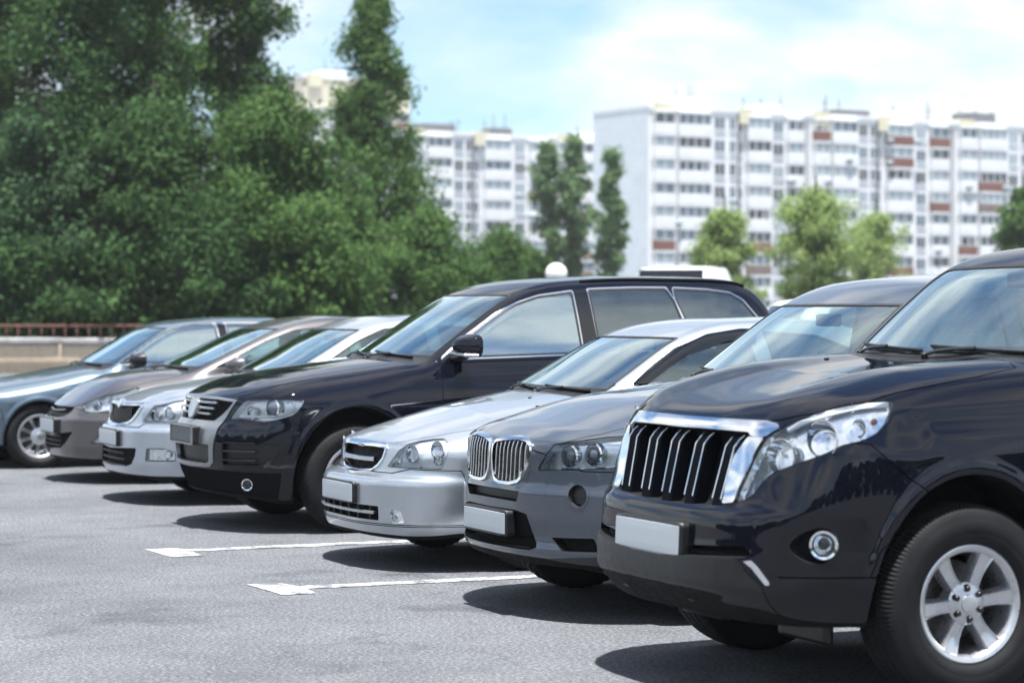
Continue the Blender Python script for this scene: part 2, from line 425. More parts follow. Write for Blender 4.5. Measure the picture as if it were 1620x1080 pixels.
SPEC['oct'] = mkspec(4.57, .885, 1.49, (.95, 3.53), (.32, .375), (.316, .205, .2),
    [(.16, .12, .9), (.21, .05, 1), (.26, .02, 1), (.34, .005, 1), (.58, .005, 1), (.605, .03, 1), (.625, .06, .95), (.785, .10, .9), (.84, .20, .85), (1.0, .45, .8)], [0, .01, .05, .12, .225, .32, .42],
    [(.05, .785, .5), (.11, .802, .5), (.2, .828, .7), (.3, .855, .8), (.43, .898, .9), (.8, .96, .9), (1.16, 1.01, .75), (1.6, 1.03, .7), (3.9, 1.02, .8), (4.57, .96, .8)],
    [0, .004, .02, .042, .075, .11, .17],
    [(.15, .76), (.25, .82), (.4, .865), (.6, .885), (.75, .88), (.86, .865), (.96, .83), (1.08, .77)], SIDE0,
    [(.85, .89), (1.01, 1.15), (1.2, 1.52), (1.395, 1.87), (1.52, 2.12)], 1.395,
    [(.85, .82), (1.01, .785), (1.2, .72), (1.38, .635), (1.5, .55)],
    [(1.6, 1.32), (1.87, 1.41), (2.0, 1.445), (2.19, 1.475), (2.5, 1.49), (3.0, 1.47), (3.6, 1.38), (4.2, 1.2)],
    [(.9, 4.35), (1.05, 4.2), (1.25, 3.85), (1.45, 3.4)], cowl_z=1.015, belt=.97, lip=.205, fine=.013)
SPEC['ela'] = mkspec(4.53, .888, 1.485, (.88, 3.58), (.31, .37), (.316, .205, .2),
    [(.14, .13, .9), (.20, .06, 1), (.26, .02, 1), (.34, .005, 1), (.56, .005, 1), (.60, .04, 1), (.675, .085, .95), (.72, .13, .9), (.82, .26, .85), (1.0, .55, .8)], [0, .014, .075, .16, .275, .375, .47],
    [(.06, .665, .5), (.11, .685, .5), (.18, .725, .8), (.30, .81, 1.1), (.42, .885, 1.2), (.55, .938, 1.2), (.84, .995, 1), (1.1, 1.015, .8), (1.6, 1.03, .7), (3.8, 1.05, .8), (4.53, .98, .8)],
    [0, .004, .018, .05, .09, .135, .2],
    [(.15, .76), (.25, .82), (.4, .865), (.6, .888), (.75, .882), (.86, .862), (.96, .83), (1.08, .77)], SIDE0,
    [(.85, .78), (1.0, 1.07), (1.2, 1.52), (1.385, 1.92), (1.5, 2.2)], 1.385,
    [(.85, .82), (1.0, .785), (1.2, .715), (1.38, .62), (1.5, .54)],
    [(1.6, 1.31), (1.92, 1.40), (2.2, 1.455), (2.53, 1.48), (2.9, 1.47), (3.4, 1.40), (4.0, 1.22)],
    [(.9, 4.25), (1.05, 4.1), (1.25, 3.7), (1.45, 3.25)], cowl_z=1.005, belt=.97, lip=.19, fine=.013,
    creases=[(.5, .80, 1.4, .88, .03, .008), (1.4, .88, 4.0, .93, .03, .008)])
SPEC['bmw'] = mkspec(4.78, .905, 1.47, (.84, 3.67), (.305, .35), (.318, .225, .212),
    [(.15, .10, .9), (.22, .03, 1), (.34, .0, 1), (.5, .0, 1), (.56, .03, 1), (.70, .07, .9), (.76, .14, .85), (.9, .42, .8)], [0, .01, .05, .12, .22, .31, .40],
    [(.04, .70, .5), (.08, .715, .5), (.2, .752, .8), (.4, .80, .9), (.76, .865, .9), (1.09, .92, .8), (1.42, .975, .7), (1.7, .985, .8), (3.9, .99, .8), (4.78, .93, .8)],
    [0, .004, .016, .03, .06, .10, .16],
    [(.15, .76), (.25, .82), (.4, .875), (.52, .90), (.64, .905), (.76, .90), (.86, .88), (.95, .845), (1.06, .79)], SIDE0,
    [(.8, 1.18), (.97, 1.45), (1.2, 1.83), (1.375, 2.12), (1.5, 2.35)], 1.375,
    [(.8, .85), (.97, .815), (1.2, .735), (1.37, .655), (1.48, .58)],
    [(1.85, 1.33), (2.1, 1.395), (2.45, 1.433), (2.92, 1.463), (3.4, 1.460), (3.8, 1.40), (4.1, 1.28)],
    [(.9, 4.2), (1.05, 4.08), (1.25, 3.85), (1.45, 3.5)], cowl_z=.985, belt=.95, lip=.19, fine=.013,
    creases=[(.1, .70, .45, .745, .012, -.006), (1.1, .785, 4.4, .80, .012, -.006)])
FEAT = {}
FEAT['prado'] = [
    dict(n='windshield', m='top', p=[(1.275, -0.1), (1.275, 0), (1.29, 0.3), (1.315, 0.5), (1.355, 0.66), (1.4, 0.745), (1.5, 0.73), (1.83, 0.645), (1.845, 0.6), (1.805, 0.4), (1.785, 0.2), (1.78, 0), (1.78, -0.1)], sm=1, k='glass', c=1, mat='glass', lim=[(2, 1.27, 9)], seal=0.022),
    dict(n='front_side_window', m='side', p=[(1.56, 1.335), (1.6, 1.4), (1.95, 1.68), (2.02, 1.715), (2.62, 1.745), (2.63, 1.335)], k='glass', mat='glass_clear', lim=[(4, 0.45, 2)], seal=0.016),
    dict(n='rear_side_window', m='side', p=[(2.72, 1.335), (2.71, 1.745), (3.5, 1.735), (3.58, 1.335)], k='glass', mat='glass_dark', lim=[(4, 0.45, 2)], seal=0.016),
    dict(n='quarter_window', m='side', p=[(3.67, 1.345), (3.6, 1.73), (4.3, 1.69), (4.44, 1.36)], k='glass', mat='glass_dark', lim=[(4, 0.45, 2)], seal=0.016, sm=1),
    dict(n='rear_window', m='front', p=[(-0.1, 1.36), (0.62, 1.36), (0.55, 1.72), (-0.1, 1.74)], k='glass', c=1, mat='glass_dark', lim=[(0, 4.2, 9)], seal=0.02),
    dict(n='headlight', m=0.53, k='lamp', d=(0.05, -0.02, 0), bulbs=[(0.5002, 0.9586, 0.068, 'dish'), (0.6591, 1.0304, 0.072, 'dish'), (0.7934, 1.0738, 0.034, 'dish'), (0.8416, 1.0879, 0.012, 'amber')], sw=0.022, p=[(0.3378, 0.7735), (0.3602, 0.8348), (0.3836, 0.8847), (0.4264, 0.9809), (0.457, 1.0291), (0.5119, 1.0646), (0.5848, 1.1035), (0.7055, 1.1402), (0.826, 1.1619), (0.923, 1.1764), (0.9399, 1.1727), (0.9444, 1.1585), (0.9276, 1.099), (0.8847, 1.0518), (0.8242, 1.0226), (0.745, 1.0051), (0.6864, 0.9751), (0.5847, 0.9372), (0.5004, 0.904), (0.4761, 0.8909), (0.4395, 0.8528), (0.409, 0.8089), (0.3782, 0.7864)], strip=[(0.529, 1.0594), (0.5968, 1.0945), (0.7053, 1.1274), (0.8257, 1.1494), (0.9153, 1.161)]),
    dict(n='grille_bar', m='front', k='paint', c=1, mat='chrome', up=0.007, p=[(-0.1, 1.0876), (0.0491, 1.0876), (0.3612, 1.0885), (0.5613, 1.0885), (0.6189, 1.0796), (0.6373, 1.0658), (0.5937, 1.0303), (0.523, 1.0286), (0.5001, 1.0436), (0.3565, 1.0462), (0.1661, 1.0468), (0.02, 1.0451), (-0.1, 1.0451)]),
    dict(n='grille_side_strip', m='front', k='paint', mat='chrome', up=0.012, p=[(0.5145, 1.0246), (0.5934, 1.0278), (0.5766, 0.9809), (0.5507, 0.8846), (0.5246, 0.771), (0.4576, 0.7592), (0.4426, 0.8538), (0.4616, 0.9484)]),
    dict(n='grille', m='front', k='hole', c=1, d=(0.07, 0, 0), p=[(-0.1, 0.7451), (0.0378, 0.7451), (0.2209, 0.7479), (0.3912, 0.7547), (0.4554, 0.7579), (0.4426, 0.8538), (0.4616, 0.9484), (0.5049, 1.0217), (0.5015, 1.0412), (0.3573, 1.045), (0.1669, 1.0456), (0.0193, 1.0439), (-0.1, 1.0439)]),
    dict(n='fog_recess', m='front', sm=2, k='hole', d=(0.05, -0.02, 0), p=[(0.7678, 0.617), (0.7856, 0.6516), (0.8106, 0.6767), (0.8387, 0.6965), (0.8584, 0.6867), (0.8625, 0.6333), (0.8538, 0.5732), (0.8316, 0.5492), (0.7961, 0.5724)]),
    dict(n='skid_guard_tip', m='front', k='paint', mat='chrome', up=0.008, p=[(0.6385, 0.5566), (0.6677, 0.5634), (0.6878, 0.5404), (0.7062, 0.5076), (0.725, 0.4724), (0.7093, 0.4691), (0.6875, 0.5041), (0.6676, 0.5343)]),
    dict(n='lower_intake', m='front', k='hole', c=1, d=(0.05, 0, 0), p=[(-0.1, 0.5802), (0.0925, 0.5802), (0.3984, 0.6004), (0.6323, 0.6141), (0.6737, 0.5783), (0.4383, 0.5631), (0.1201, 0.5425), (-0.1, 0.5425)]),
    dict(n='skid_guard', m='front', p=[(-0.1, 0.3), (-0.1, 0.588), (0.55, 0.588), (0.6, 0.575), (0.645, 0.52), (0.7, 0.465), (0.71, 0.3)], k='paint', c=1, mat='black', up=0.004),
    dict(n='cowl_panel', m='top', p=[(1.2, -0.1), (1.205, 0.3), (1.235, 0.6), (1.22, 0.72), (1.45, 0.76), (1.4, -0.1)], k='paint', c=1, mat='black', lim=[(2, 1.2, 9)]),
    dict(n='hood', m='top', p=[(0.1, -0.1), (0.1, 0.3), (0.17, 0.5), (0.235, 0.62), (0.33, 0.745), (0.5, 0.825), (0.75, 0.84), (1.0, 0.83), (1.2, 0.8), (1.235, 0.7), (1.235, 0.6), (1.205, 0.3), (1.2, -0.1)], k='panel', c=1, lim=[(2, 1.085, 9)]),
    dict(n='lower_valance', m='side', p=[(0.1, 0.05), (0.1, 0.505), (0.62, 0.505), (0.62, 0.05)], k='panel', lim=[(1, 0.74, 2), (0, 0, 0.6)], gap=0.006),
    dict(n='front_bumper', m='side', p=[(-0.3, 0.1), (-0.3, 1.03), (0.47, 1.015), (0.56, 0.93), (0.7, 0.826), (0.66, 0.74), (0.5, 0.6), (0.43, 0.4), (0.43, 0.1)], k='panel', c=1),
    dict(n='front_door', m='side', p=[(1.5, 0.5), (1.48, 0.8), (1.5, 1.3), (2.66, 1.3), (2.66, 0.5)], k='panel', lim=[(4, 0.3, 2)]),
    dict(n='rear_door', m='side', p=[(2.675, 0.5), (2.675, 1.3), (3.6, 1.3), (3.58, 0.95), (3.4, 0.8), (3.2, 0.6), (3.15, 0.5)], k='panel', lim=[(4, 0.3, 2)])]
FEAT['x3'] = [
    dict(n='windshield', m='top', p=[(1.457, -0.1), (1.453, 0.0), (1.4655, 0.2205), (1.494, 0.441), (1.5389, 0.6248), (1.5786, 0.735), (1.7385, 0.6987), (1.9017, 0.6624), (2.0742, 0.625), (2.0483, 0.5312), (2.0181, 0.375), (1.9983, 0.1875), (1.9922, 0.0), (1.9922, -0.1)], k='glass', c=1, mat='glass', lim=[(2, 1.14, 9)], seal=0.016),
    dict(n='front_side_window', m='side', p=[(1.66, 1.19), (1.8, 1.33), (2.02, 1.48), (2.2, 1.575), (2.62, 1.6), (2.62, 1.19)], k='glass', mat='glass_clear', lim=[(4, 0.45, 2)], seal=0.014),
    dict(n='rear_side_window', m='side', p=[(2.72, 1.19), (2.71, 1.6), (3.4, 1.595), (3.5, 1.19)], k='glass', mat='glass_dark', lim=[(4, 0.45, 2)], seal=0.014),
    dict(n='quarter_window', m='side', p=[(3.6, 1.2), (3.5, 1.59), (3.95, 1.565), (4.18, 1.22)], k='glass', mat='glass_dark', lim=[(4, 0.45, 2)], seal=0.014),
    dict(n='rear_window', m='front', p=[(-0.1, 1.2), (0.58, 1.2), (0.5, 1.6), (-0.1, 1.6)], k='glass', c=1, mat='glass_dark', lim=[(0, 3.9, 9), (2, 0.9, 9)], seal=0.02),
    dict(n='headlight', m=0.49, k='lamp', d=(0.045, -0.015, 0), mat2='lamp_smoke', bulbs=[(0.4105, 0.8114, 0.048, 'projector'), (0.5333, 0.8278, 0.048, 'projector'), (0.6966, 0.8494, 0.03, 'dish')], p=[(0.2691, 0.7344), (0.3037, 0.7968), (0.3551, 0.8684), (0.4472, 0.8851), (0.6237, 0.9105), (0.7496, 0.9194), (0.7902, 0.8941), (0.7727, 0.8318), (0.7272, 0.7709), (0.6047, 0.7566)]),
    dict(n='kidney_grille', m='front', k='hole', d=(0.04, 0, 0), trim=(0.016, 'chrome', 0.012), tn='kidney_frame', p=[(0.0237, 0.84), (0.0494, 0.8555), (0.1282, 0.8656), (0.2551, 0.8731), (0.3444, 0.868), (0.3888, 0.8483), (0.3924, 0.8143), (0.3726, 0.7603), (0.341, 0.7119), (0.3012, 0.6815), (0.2274, 0.6675), (0.1156, 0.6669), (0.0638, 0.6795), (0.0325, 0.7254), (0.0218, 0.7887)]),
    dict(n='upper_intake', m='front', k='hole', c=1, d=(0.04, 0, 0), mat='mesh', p=[(-0.1, 0.6289), (0.0882, 0.6289), (0.3342, 0.6275), (0.306, 0.5741), (0.0917, 0.5766), (-0.1, 0.5766)]),
    dict(n='fog_recess', m='front', k='hole', d=(0.03, -0.01, 0), mat='greyplastic', trim=(0.008, 'paint', 0.003), tn='fog_rim', p=[(0.7247, 0.6257), (0.7203, 0.5981), (0.7064, 0.5773), (0.6866, 0.569), (0.6655, 0.5753), (0.6493, 0.5947), (0.643, 0.6219), (0.6414, 0.6492), (0.6539, 0.6698), (0.6748, 0.6782), (0.6959, 0.6717), (0.7129, 0.6524)]),
    dict(n='side_intake', m='front', k='hole', d=(0.05, -0.01, 0), p=[(0.5453, 0.4145), (0.7453, 0.4204), (0.7641, 0.3543), (0.6081, 0.3514)]),
    dict(n='lower_intake', m='front', k='hole', c=1, d=(0.06, 0, 0), p=[(-0.1, 0.3837), (0.0046, 0.3837), (0.2605, 0.3993), (0.4244, 0.4182), (0.4607, 0.3714), (0.4118, 0.3554), (0.0125, 0.3502), (-0.1, 0.3502)]),
    dict(n='bumper_insert', m='front', k='paint', c=1, mat='matte', up=-0.006, p=[(-0.1, 0.5328), (0.0145, 0.5328), (0.2972, 0.5343), (0.3909, 0.5189), (0.4221, 0.4368), (0.46, 0.3591), (0.4137, 0.3432), (0.0138, 0.3407), (-0.1, 0.3407)]),
    dict(n='lower_valance', m='front', p=[(-0.1, 0.2), (-0.1, 0.305), (0.5, 0.305), (0.75, 0.33), (1, 0.34), (1, 0.2)], k='paint', c=1, mat='greyplastic', up=0.002, lim=[(0, -1, 0.6)]),
    dict(n='cowl_panel', m='top', p=[(1.36, -0.1), (1.36, 0.3), (1.3900000000000001, 0.6342857142857143), (1.4100000000000001, 0.74), (1.61, 0.74), (1.61, -0.1)], k='paint', c=1, mat='black', lim=[(2, 1.1, 9)]),
    dict(n='hood', m='top', p=[(-0.05, -0.1), (-0.05, 0.2), (0.03, 0.4), (0.07, 0.5), (0.16, 0.6), (0.3, 0.685), (0.7, 0.765), (1.1, 0.775), (1.4, 0.74), (1.38, 0.3), (1.36, -0.1)], k='panel', c=1, lim=[(2, 0.868, 9)]),
    dict(n='front_bumper', m='side', p=[(-0.3, 0.1), (-0.3, 0.86), (0.03, 0.86), (0.2, 0.745), (0.47, 0.745), (0.46, 0.6), (0.42, 0.4), (0.42, 0.1)], k='panel', c=1),
    dict(n='front_door', m='side', p=[(1.52, 0.42), (1.5, 0.8), (1.52, 1.15), (2.66, 1.16), (2.66, 0.42)], k='panel', lim=[(4, 0.3, 2)]),
    dict(n='rear_door', m='side', p=[(2.675, 0.42), (2.675, 1.16), (3.56, 1.16), (3.52, 0.9), (3.3, 0.7), (3.2, 0.42)], k='panel', lim=[(4, 0.3, 2)])]
FEAT['lac'] = [
    dict(n='windshield', m='top', p=[(1.362, -0.1), (1.358, 0.0), (1.3691, 0.2025), (1.3926, 0.405), (1.429, 0.5737), (1.4606, 0.675), (1.6404, 0.6354), (1.8195, 0.5958), (2.0064, 0.555), (1.9872, 0.4718), (1.9645, 0.333), (1.9491, 0.1665), (1.9444, 0.0), (1.9444, -0.1)], k='glass', c=1, mat='glass', lim=[(2, 0.99, 9)], seal=0.016),
    dict(n='wind_deflector', m='side', k='paint', mat='gloss', up=0.012, lim=[(4, 0.45, 2)], p=[(1.5949, 1.0748), (1.7506, 1.1825), (1.9332, 1.2877), (2.172, 1.3712), (2.4178, 1.4034), (2.5273, 1.4011), (2.4946, 1.3117), (2.3934, 1.3432), (2.2538, 1.3207), (2.0255, 1.2568), (1.8441, 1.163), (1.7052, 1.0813)]),
    dict(n='front_side_window', m='side', p=[(1.6, 1.045), (1.7, 1.12), (1.95, 1.285), (2.2, 1.37), (2.45, 1.395), (2.5, 1.04)], k='glass', mat='glass_clear', lim=[(4, 0.45, 2)], seal=0.014),
    dict(n='rear_side_window', m='side', p=[(2.6, 1.04), (2.57, 1.395), (2.95, 1.37), (3.25, 1.26), (3.4, 1.05)], k='glass', mat='glass_clear', lim=[(4, 0.45, 2)], seal=0.014),
    dict(n='rear_window', m='front', p=[(-0.1, 1.03), (0.5, 1.03), (0.42, 1.36), (-0.1, 1.36)], k='glass', c=1, mat='glass_dark', lim=[(0, 3.2, 9), (2, 0.9, 9)], seal=0.02),
    dict(n='headlight', m=0.41, sm=0, k='lamp', d=(0.03, -0.01, 0), mat2='lamp_white', bulbs=[(0.4503, 0.6895, 0.052, 'dish'), (0.5963, 0.7161, 0.05, 'dish'), (0.5967, 0.651, 0.03, 'dish'), (0.3543, 0.6364, 0.024, 'dish')], p=[(0.3011, 0.6008), (0.3382, 0.6571), (0.3767, 0.7052), (0.4255, 0.7395), (0.4998, 0.7602), (0.5743, 0.7721), (0.6414, 0.7769), (0.6648, 0.7611), (0.6734, 0.7346), (0.6594, 0.6776), (0.6373, 0.6188), (0.6263, 0.6022), (0.4848, 0.6035)]),
    dict(n='grille_band', m='front', k='paint', c=1, mat='chrome', up=0.01, p=[(-0.1, 0.7378), (0.0295, 0.7378), (0.1601, 0.7375), (0.3397, 0.7312), (0.3527, 0.7061), (0.2142, 0.7104), (0.0379, 0.7073), (-0.1, 0.7073)]),
    dict(n='grille', m='front', k='hole', c=1, d=(0.05, 0, 0), trim=(0.013, 'chrome', 0.008), tn='grille_frame', p=[(-0.1, 0.7073), (0.0379, 0.7073), (0.2142, 0.7104), (0.3527, 0.7061), (0.3425, 0.6517), (0.2932, 0.6099), (0.2211, 0.5779), (0.0499, 0.5662), (-0.1, 0.5662)]),
    dict(n='lower_intake', m='front', k='hole', c=1, d=(0.05, 0, 0), p=[(-0.1, 0.3812), (0.0038, 0.3812), (0.4868, 0.3792), (0.4917, 0.2963), (0.0044, 0.2974), (-0.1, 0.2974)]),
    dict(n='fog_recess', m='front', k='hole', d=(0.035, -0.01, 0), mat='reflector', p=[(0.5703, 0.3638), (0.635, 0.36), (0.6596, 0.2878), (0.5891, 0.284)]),
    dict(n='cowl_panel', m='top', p=[(1.27, -0.1), (1.27, 0.3), (1.3, 0.582857142857143), (1.32, 0.68), (1.52, 0.68), (1.52, -0.1)], k='paint', c=1, mat='black', lim=[(2, 0.97, 9)]),
    dict(n='hood', m='top', p=[(0.08, -0.1), (0.1, 0.2), (0.14, 0.32), (0.24, 0.46), (0.35, 0.56), (0.6, 0.66), (1.0, 0.715), (1.3, 0.69), (1.3, 0.5), (1.28, 0.2), (1.27, -0.1)], k='panel', c=1, lim=[(2, 0.738, 9)]),
    dict(n='front_bumper', m='side', p=[(-0.3, 0.275), (-0.3, 0.566), (0.16, 0.572), (0.22, 0.6), (0.46, 0.597), (0.5, 0.5), (0.5, 0.275)], k='panel', c=1),
    dict(n='bumper_lip', m='side', p=[(-0.3, 0.1), (-0.3, 0.27), (0.52, 0.27), (0.52, 0.1)], k='panel', c=1),
    dict(n='front_door', m='side', p=[(1.55, 0.35), (1.5, 0.7), (1.55, 1.0), (2.54, 1.0), (2.54, 0.35)], k='panel', lim=[(4, 0.3, 2)]),
    dict(n='rear_door', m='side', p=[(2.555, 0.35), (2.555, 1.0), (3.4, 1.0), (3.3, 0.75), (3.1, 0.5), (3.08, 0.35)], k='panel', lim=[(4, 0.3, 2)])]
FEAT['tou'] = [
    dict(n='windshield', m='top', p=[(1.4324, -0.1), (1.4284, 0.0), (1.4419, 0.2325), (1.4739, 0.465), (1.5254, 0.6587), (1.5713, 0.775), (1.7865, 0.7354), (2.008, 0.6958), (2.2508, 0.655), (2.2215, 0.5567), (2.1877, 0.393), (2.1658, 0.1965), (2.159, 0.0), (2.159, -0.1)], k='glass', c=1, mat='glass', lim=[(2, 1.15, 9)], seal=0.016),
    dict(n='mirror_triangle', m='side', p=[(1.62, 1.175), (1.78, 1.3), (1.78, 1.175)], k='paint', mat='gloss', up=0.001, lim=[(4, 0.45, 2)]),
    dict(n='front_side_window', m='side', p=[(1.63, 1.185), (1.79, 1.315), (2.07, 1.492), (2.25, 1.575), (2.42, 1.625), (2.7, 1.662), (2.715, 1.215)], k='glass', mat='glass_blue', lim=[(4, 0.45, 2)], seal=0.014, trim=(0.009, 'chrome', 0.003), tn='chrome_window_trim'),
    dict(n='door_pillar', m='side', p=[(2.715, 1.22), (2.7, 1.665), (2.82, 1.672), (2.845, 1.22)], k='paint', mat='gloss', up=0.001, lim=[(4, 0.45, 2)]),
    dict(n='rear_side_window', m='side', p=[(2.845, 1.22), (2.825, 1.676), (3.2, 1.688), (3.47, 1.688), (3.52, 1.6), (3.62, 1.25)], k='glass', mat='glass_dark', lim=[(4, 0.45, 2)], seal=0.014, trim=(0.009, 'chrome', 0.003), tn='chrome_window_trim'),
    dict(n='quarter_window', m='side', p=[(3.66, 1.25), (3.6, 1.4), (3.53, 1.6), (3.525, 1.687), (3.8, 1.677), (4.0, 1.655), (4.1, 1.6), (4.22, 1.45), (4.3, 1.28)], k='glass', mat='glass_dark', lim=[(4, 0.45, 2)], seal=0.014, trim=(0.009, 'chrome', 0.003), tn='chrome_window_trim'),
    dict(n='rear_window', m='front', p=[(-0.1, 1.25), (0.62, 1.25), (0.54, 1.66), (-0.1, 1.66)], k='glass', c=1, mat='glass_dark', lim=[(0, 3.9, 9), (2, 0.9, 9)], seal=0.02),
    dict(n='headlight', m=0.37, k='lamp', d=(0.05, -0.015, 0), mat2='lamp_white', bulbs=[(0.4985, 0.8292, 0.045, 'dish'), (0.6359, 0.862, 0.058, 'projector'), (0.7702, 0.8717, 0.04, 'dish')], sw=0.016, p=[(0.3646, 0.7734), (0.4029, 0.8349), (0.4569, 0.8946), (0.4883, 0.9125), (0.6176, 0.9193), (0.7697, 0.9206), (0.8805, 0.9158), (0.8725, 0.8841), (0.8429, 0.8415), (0.8003, 0.8074), (0.7059, 0.7815), (0.6101, 0.7632), (0.5526, 0.7663), (0.508, 0.7781), (0.4403, 0.7804)], strip=[(0.4217, 0.8012), (0.5523, 0.7962), (0.7058, 0.8158), (0.8173, 0.8588)]),
    dict(n='grille', m='front', k='hole', c=1, d=(0.05, 0, 0), p=[(-0.1, 0.9063), (0.0295, 0.9063), (0.3877, 0.9064), (0.5862, 0.8949), (0.5448, 0.8461), (0.4853, 0.8008), (0.4117, 0.7591), (0.0417, 0.7578), (-0.1, 0.7578)]),
    dict(n='lower_grille', m='front', k='hole', c=1, d=(0.05, 0, 0), mat='mesh', p=[(-0.1, 0.5935), (0.1214, 0.5935), (0.3992, 0.6001), (0.4149, 0.5942), (0.3983, 0.4841), (0.3614, 0.4691), (0.0849, 0.4649), (-0.1, 0.4649)]),
    dict(n='grille_surround', m='front', k='paint', c=1, mat='silver_trim', up=0.008, p=[(-0.1, 0.9241), (0.0955, 0.9241), (0.3597, 0.9229), (0.6134, 0.9107), (0.5704, 0.8425), (0.5076, 0.7367), (0.4835, 0.658), (0.4677, 0.6009), (0.451, 0.478), (0.3961, 0.4445), (0.0704, 0.4373), (-0.1, 0.4373)]),
    dict(n='side_intake', m='front', k='hole', d=(0.03, -0.01, 0), mat='black', p=[(0.5603, 0.6308), (0.8889, 0.619), (0.8805, 0.563), (0.8555, 0.5067), (0.7865, 0.4707), (0.5459, 0.4652)]),
    dict(n='lower_valance', m='front', p=[(-0.1, 0.1), (-0.1, 0.425), (0.3, 0.43), (0.6, 0.425), (1.1, 0.41), (1.1, 0.1)], k='paint', c=1, mat='matte', up=-0.004, lim=[(0, -1, 0.45)]),
    dict(n='cowl_panel', m='top', p=[(1.345, -0.1), (1.345, 0.3), (1.375, 0.6771428571428572), (1.395, 0.79), (1.595, 0.79), (1.595, -0.1)], k='paint', c=1, mat='black', lim=[(2, 1.1, 9)]),
    dict(n='hood', m='top', p=[(0.04, -0.1), (0.06, 0.3), (0.13, 0.5), (0.22, 0.6), (0.32, 0.69), (0.5, 0.755), (0.9, 0.8), (1.25, 0.8), (1.4, 0.775), (1.37, 0.4), (1.345, -0.1)], k='panel', c=1, lim=[(2, 0.925, 9)]),
    dict(n='front_bumper', m='side', p=[(-0.3, 0.1), (-0.3, 0.93), (0.12, 0.93), (0.5, 0.765), (0.56, 0.74), (0.55, 0.5), (0.52, 0.1)], k='panel', c=1),
    dict(n='front_door', m='side', p=[(1.6, 0.42), (1.585, 0.8), (1.6, 1.155), (2.77, 1.195), (2.77, 0.42)], k='panel', lim=[(4, 0.3, 2)]),
    dict(n='rear_door', m='side', p=[(2.785, 0.42), (2.785, 1.195), (3.62, 1.22), (3.6, 1.0), (3.4, 0.8), (3.25, 0.42)], k='panel', lim=[(4, 0.3, 2)])]
FEAT['oct'] = [
    dict(n='windshield', m='top', p=[(1.177, -0.1), (1.173, 0.0), (1.1847, 0.21), (1.2102, 0.42), (1.25, 0.595), (1.2848, 0.7), (1.5069, 0.6587), (1.7185, 0.6175), (1.9279, 0.575), (1.907, 0.4887), (1.8822, 0.345), (1.8657, 0.1725), (1.8605, 0.0), (1.8605, -0.1)], k='glass', c=1, mat='glass', lim=[(2, 0.98, 9)], seal=0.016),
    dict(n='front_side_window', m='side', p=[(1.46, 1.03), (1.6, 1.13), (1.85, 1.28), (2.1, 1.38), (2.45, 1.405), (2.5, 1.03)], k='glass', mat='glass_clear', lim=[(4, 0.45, 2)], seal=0.014),
    dict(n='rear_side_window', m='side', p=[(2.6, 1.03), (2.57, 1.405), (2.95, 1.39), (3.3, 1.27), (3.48, 1.05)], k='glass', mat='glass_clear', lim=[(4, 0.45, 2)], seal=0.014),
    dict(n='rear_window', m='front', p=[(-0.1, 1.03), (0.5, 1.03), (0.42, 1.38), (-0.1, 1.38)], k='glass', c=1, mat='glass_dark', lim=[(0, 3.3, 9), (2, 0.9, 9)], seal=0.02),
    dict(n='headlight', m=0.28, k='lamp', d=(0.03, -0.01, 0), mat2='lamp_white', bulbs=[(0.3641, 0.7147, 0.055, 'dish'), (0.4724, 0.7272, 0.05, 'dish'), (0.5798, 0.7481, 0.045, 'dish')], p=[(0.2575, 0.6483), (0.3129, 0.7192), (0.3588, 0.7793), (0.4572, 0.7989), (0.5305, 0.8182), (0.6235, 0.8286), (0.6626, 0.8242), (0.6723, 0.7674), (0.6382, 0.6942), (0.5652, 0.655), (0.4528, 0.6533)]),
    dict(n='grille', m='front', k='hole', c=1, d=(0.05, 0, 0), trim=(0.02, 'chrome', 0.008), tn='grille_frame', p=[(-0.1, 0.7625), (0.0172, 0.7625), (0.4707, 0.7741), (0.4113, 0.7127), (0.3384, 0.6603), (0.2633, 0.6374), (0.0956, 0.6182), (-0.1, 0.6182)]),
    dict(n='lower_intake', m='front', k='hole', c=1, d=(0.05, 0, 0), p=[(-0.1, 0.4311), (0.0208, 0.4311), (0.531, 0.4483), (0.5164, 0.3808), (0.4726, 0.3192), (0.3857, 0.2997), (0.054, 0.2911), (-0.1, 0.2911)]),
    dict(n='fog_lamp', m='front', k='lamp', d=(0.03, -0.01, 0), bulbs=[(0.761, 0.3997, 0.035, 'dish')], p=[(0.6304, 0.4497), (0.7543, 0.4536), (0.8022, 0.4249), (0.7963, 0.3508), (0.6192, 0.3477)]),
    dict(n='cowl_panel', m='top', p=[(1.1, -0.1), (1.1, 0.3), (1.1300000000000001, 0.6), (1.1500000000000001, 0.7), (1.35, 0.7), (1.35, -0.1)], k='paint', c=1, mat='black', lim=[(2, 0.96, 9)]),
    dict(n='hood', m='top', p=[(0.03, -0.1), (0.05, 0.2), (0.1, 0.33), (0.2, 0.48), (0.32, 0.59), (0.6, 0.68), (0.9, 0.715), (1.13, 0.7), (1.12, 0.3), (1.1, -0.1)], k='panel', c=1, lim=[(2, 0.79, 9)]),
    dict(n='front_bumper', m='side', p=[(-0.3, 0.1), (-0.3, 0.61), (0.1, 0.61), (0.15, 0.645), (0.5, 0.65), (0.52, 0.5), (0.5, 0.1)], k='panel', c=1),
    dict(n='front_door', m='side', p=[(1.45, 0.35), (1.4, 0.7), (1.45, 1.0), (2.54, 1.0), (2.54, 0.35)], k='panel', lim=[(4, 0.3, 2)]),
    dict(n='rear_door', m='side', p=[(2.555, 0.35), (2.555, 1.0), (3.45, 1.0), (3.35, 0.75), (3.15, 0.5), (3.12, 0.35)], k='panel', lim=[(4, 0.3, 2)])]
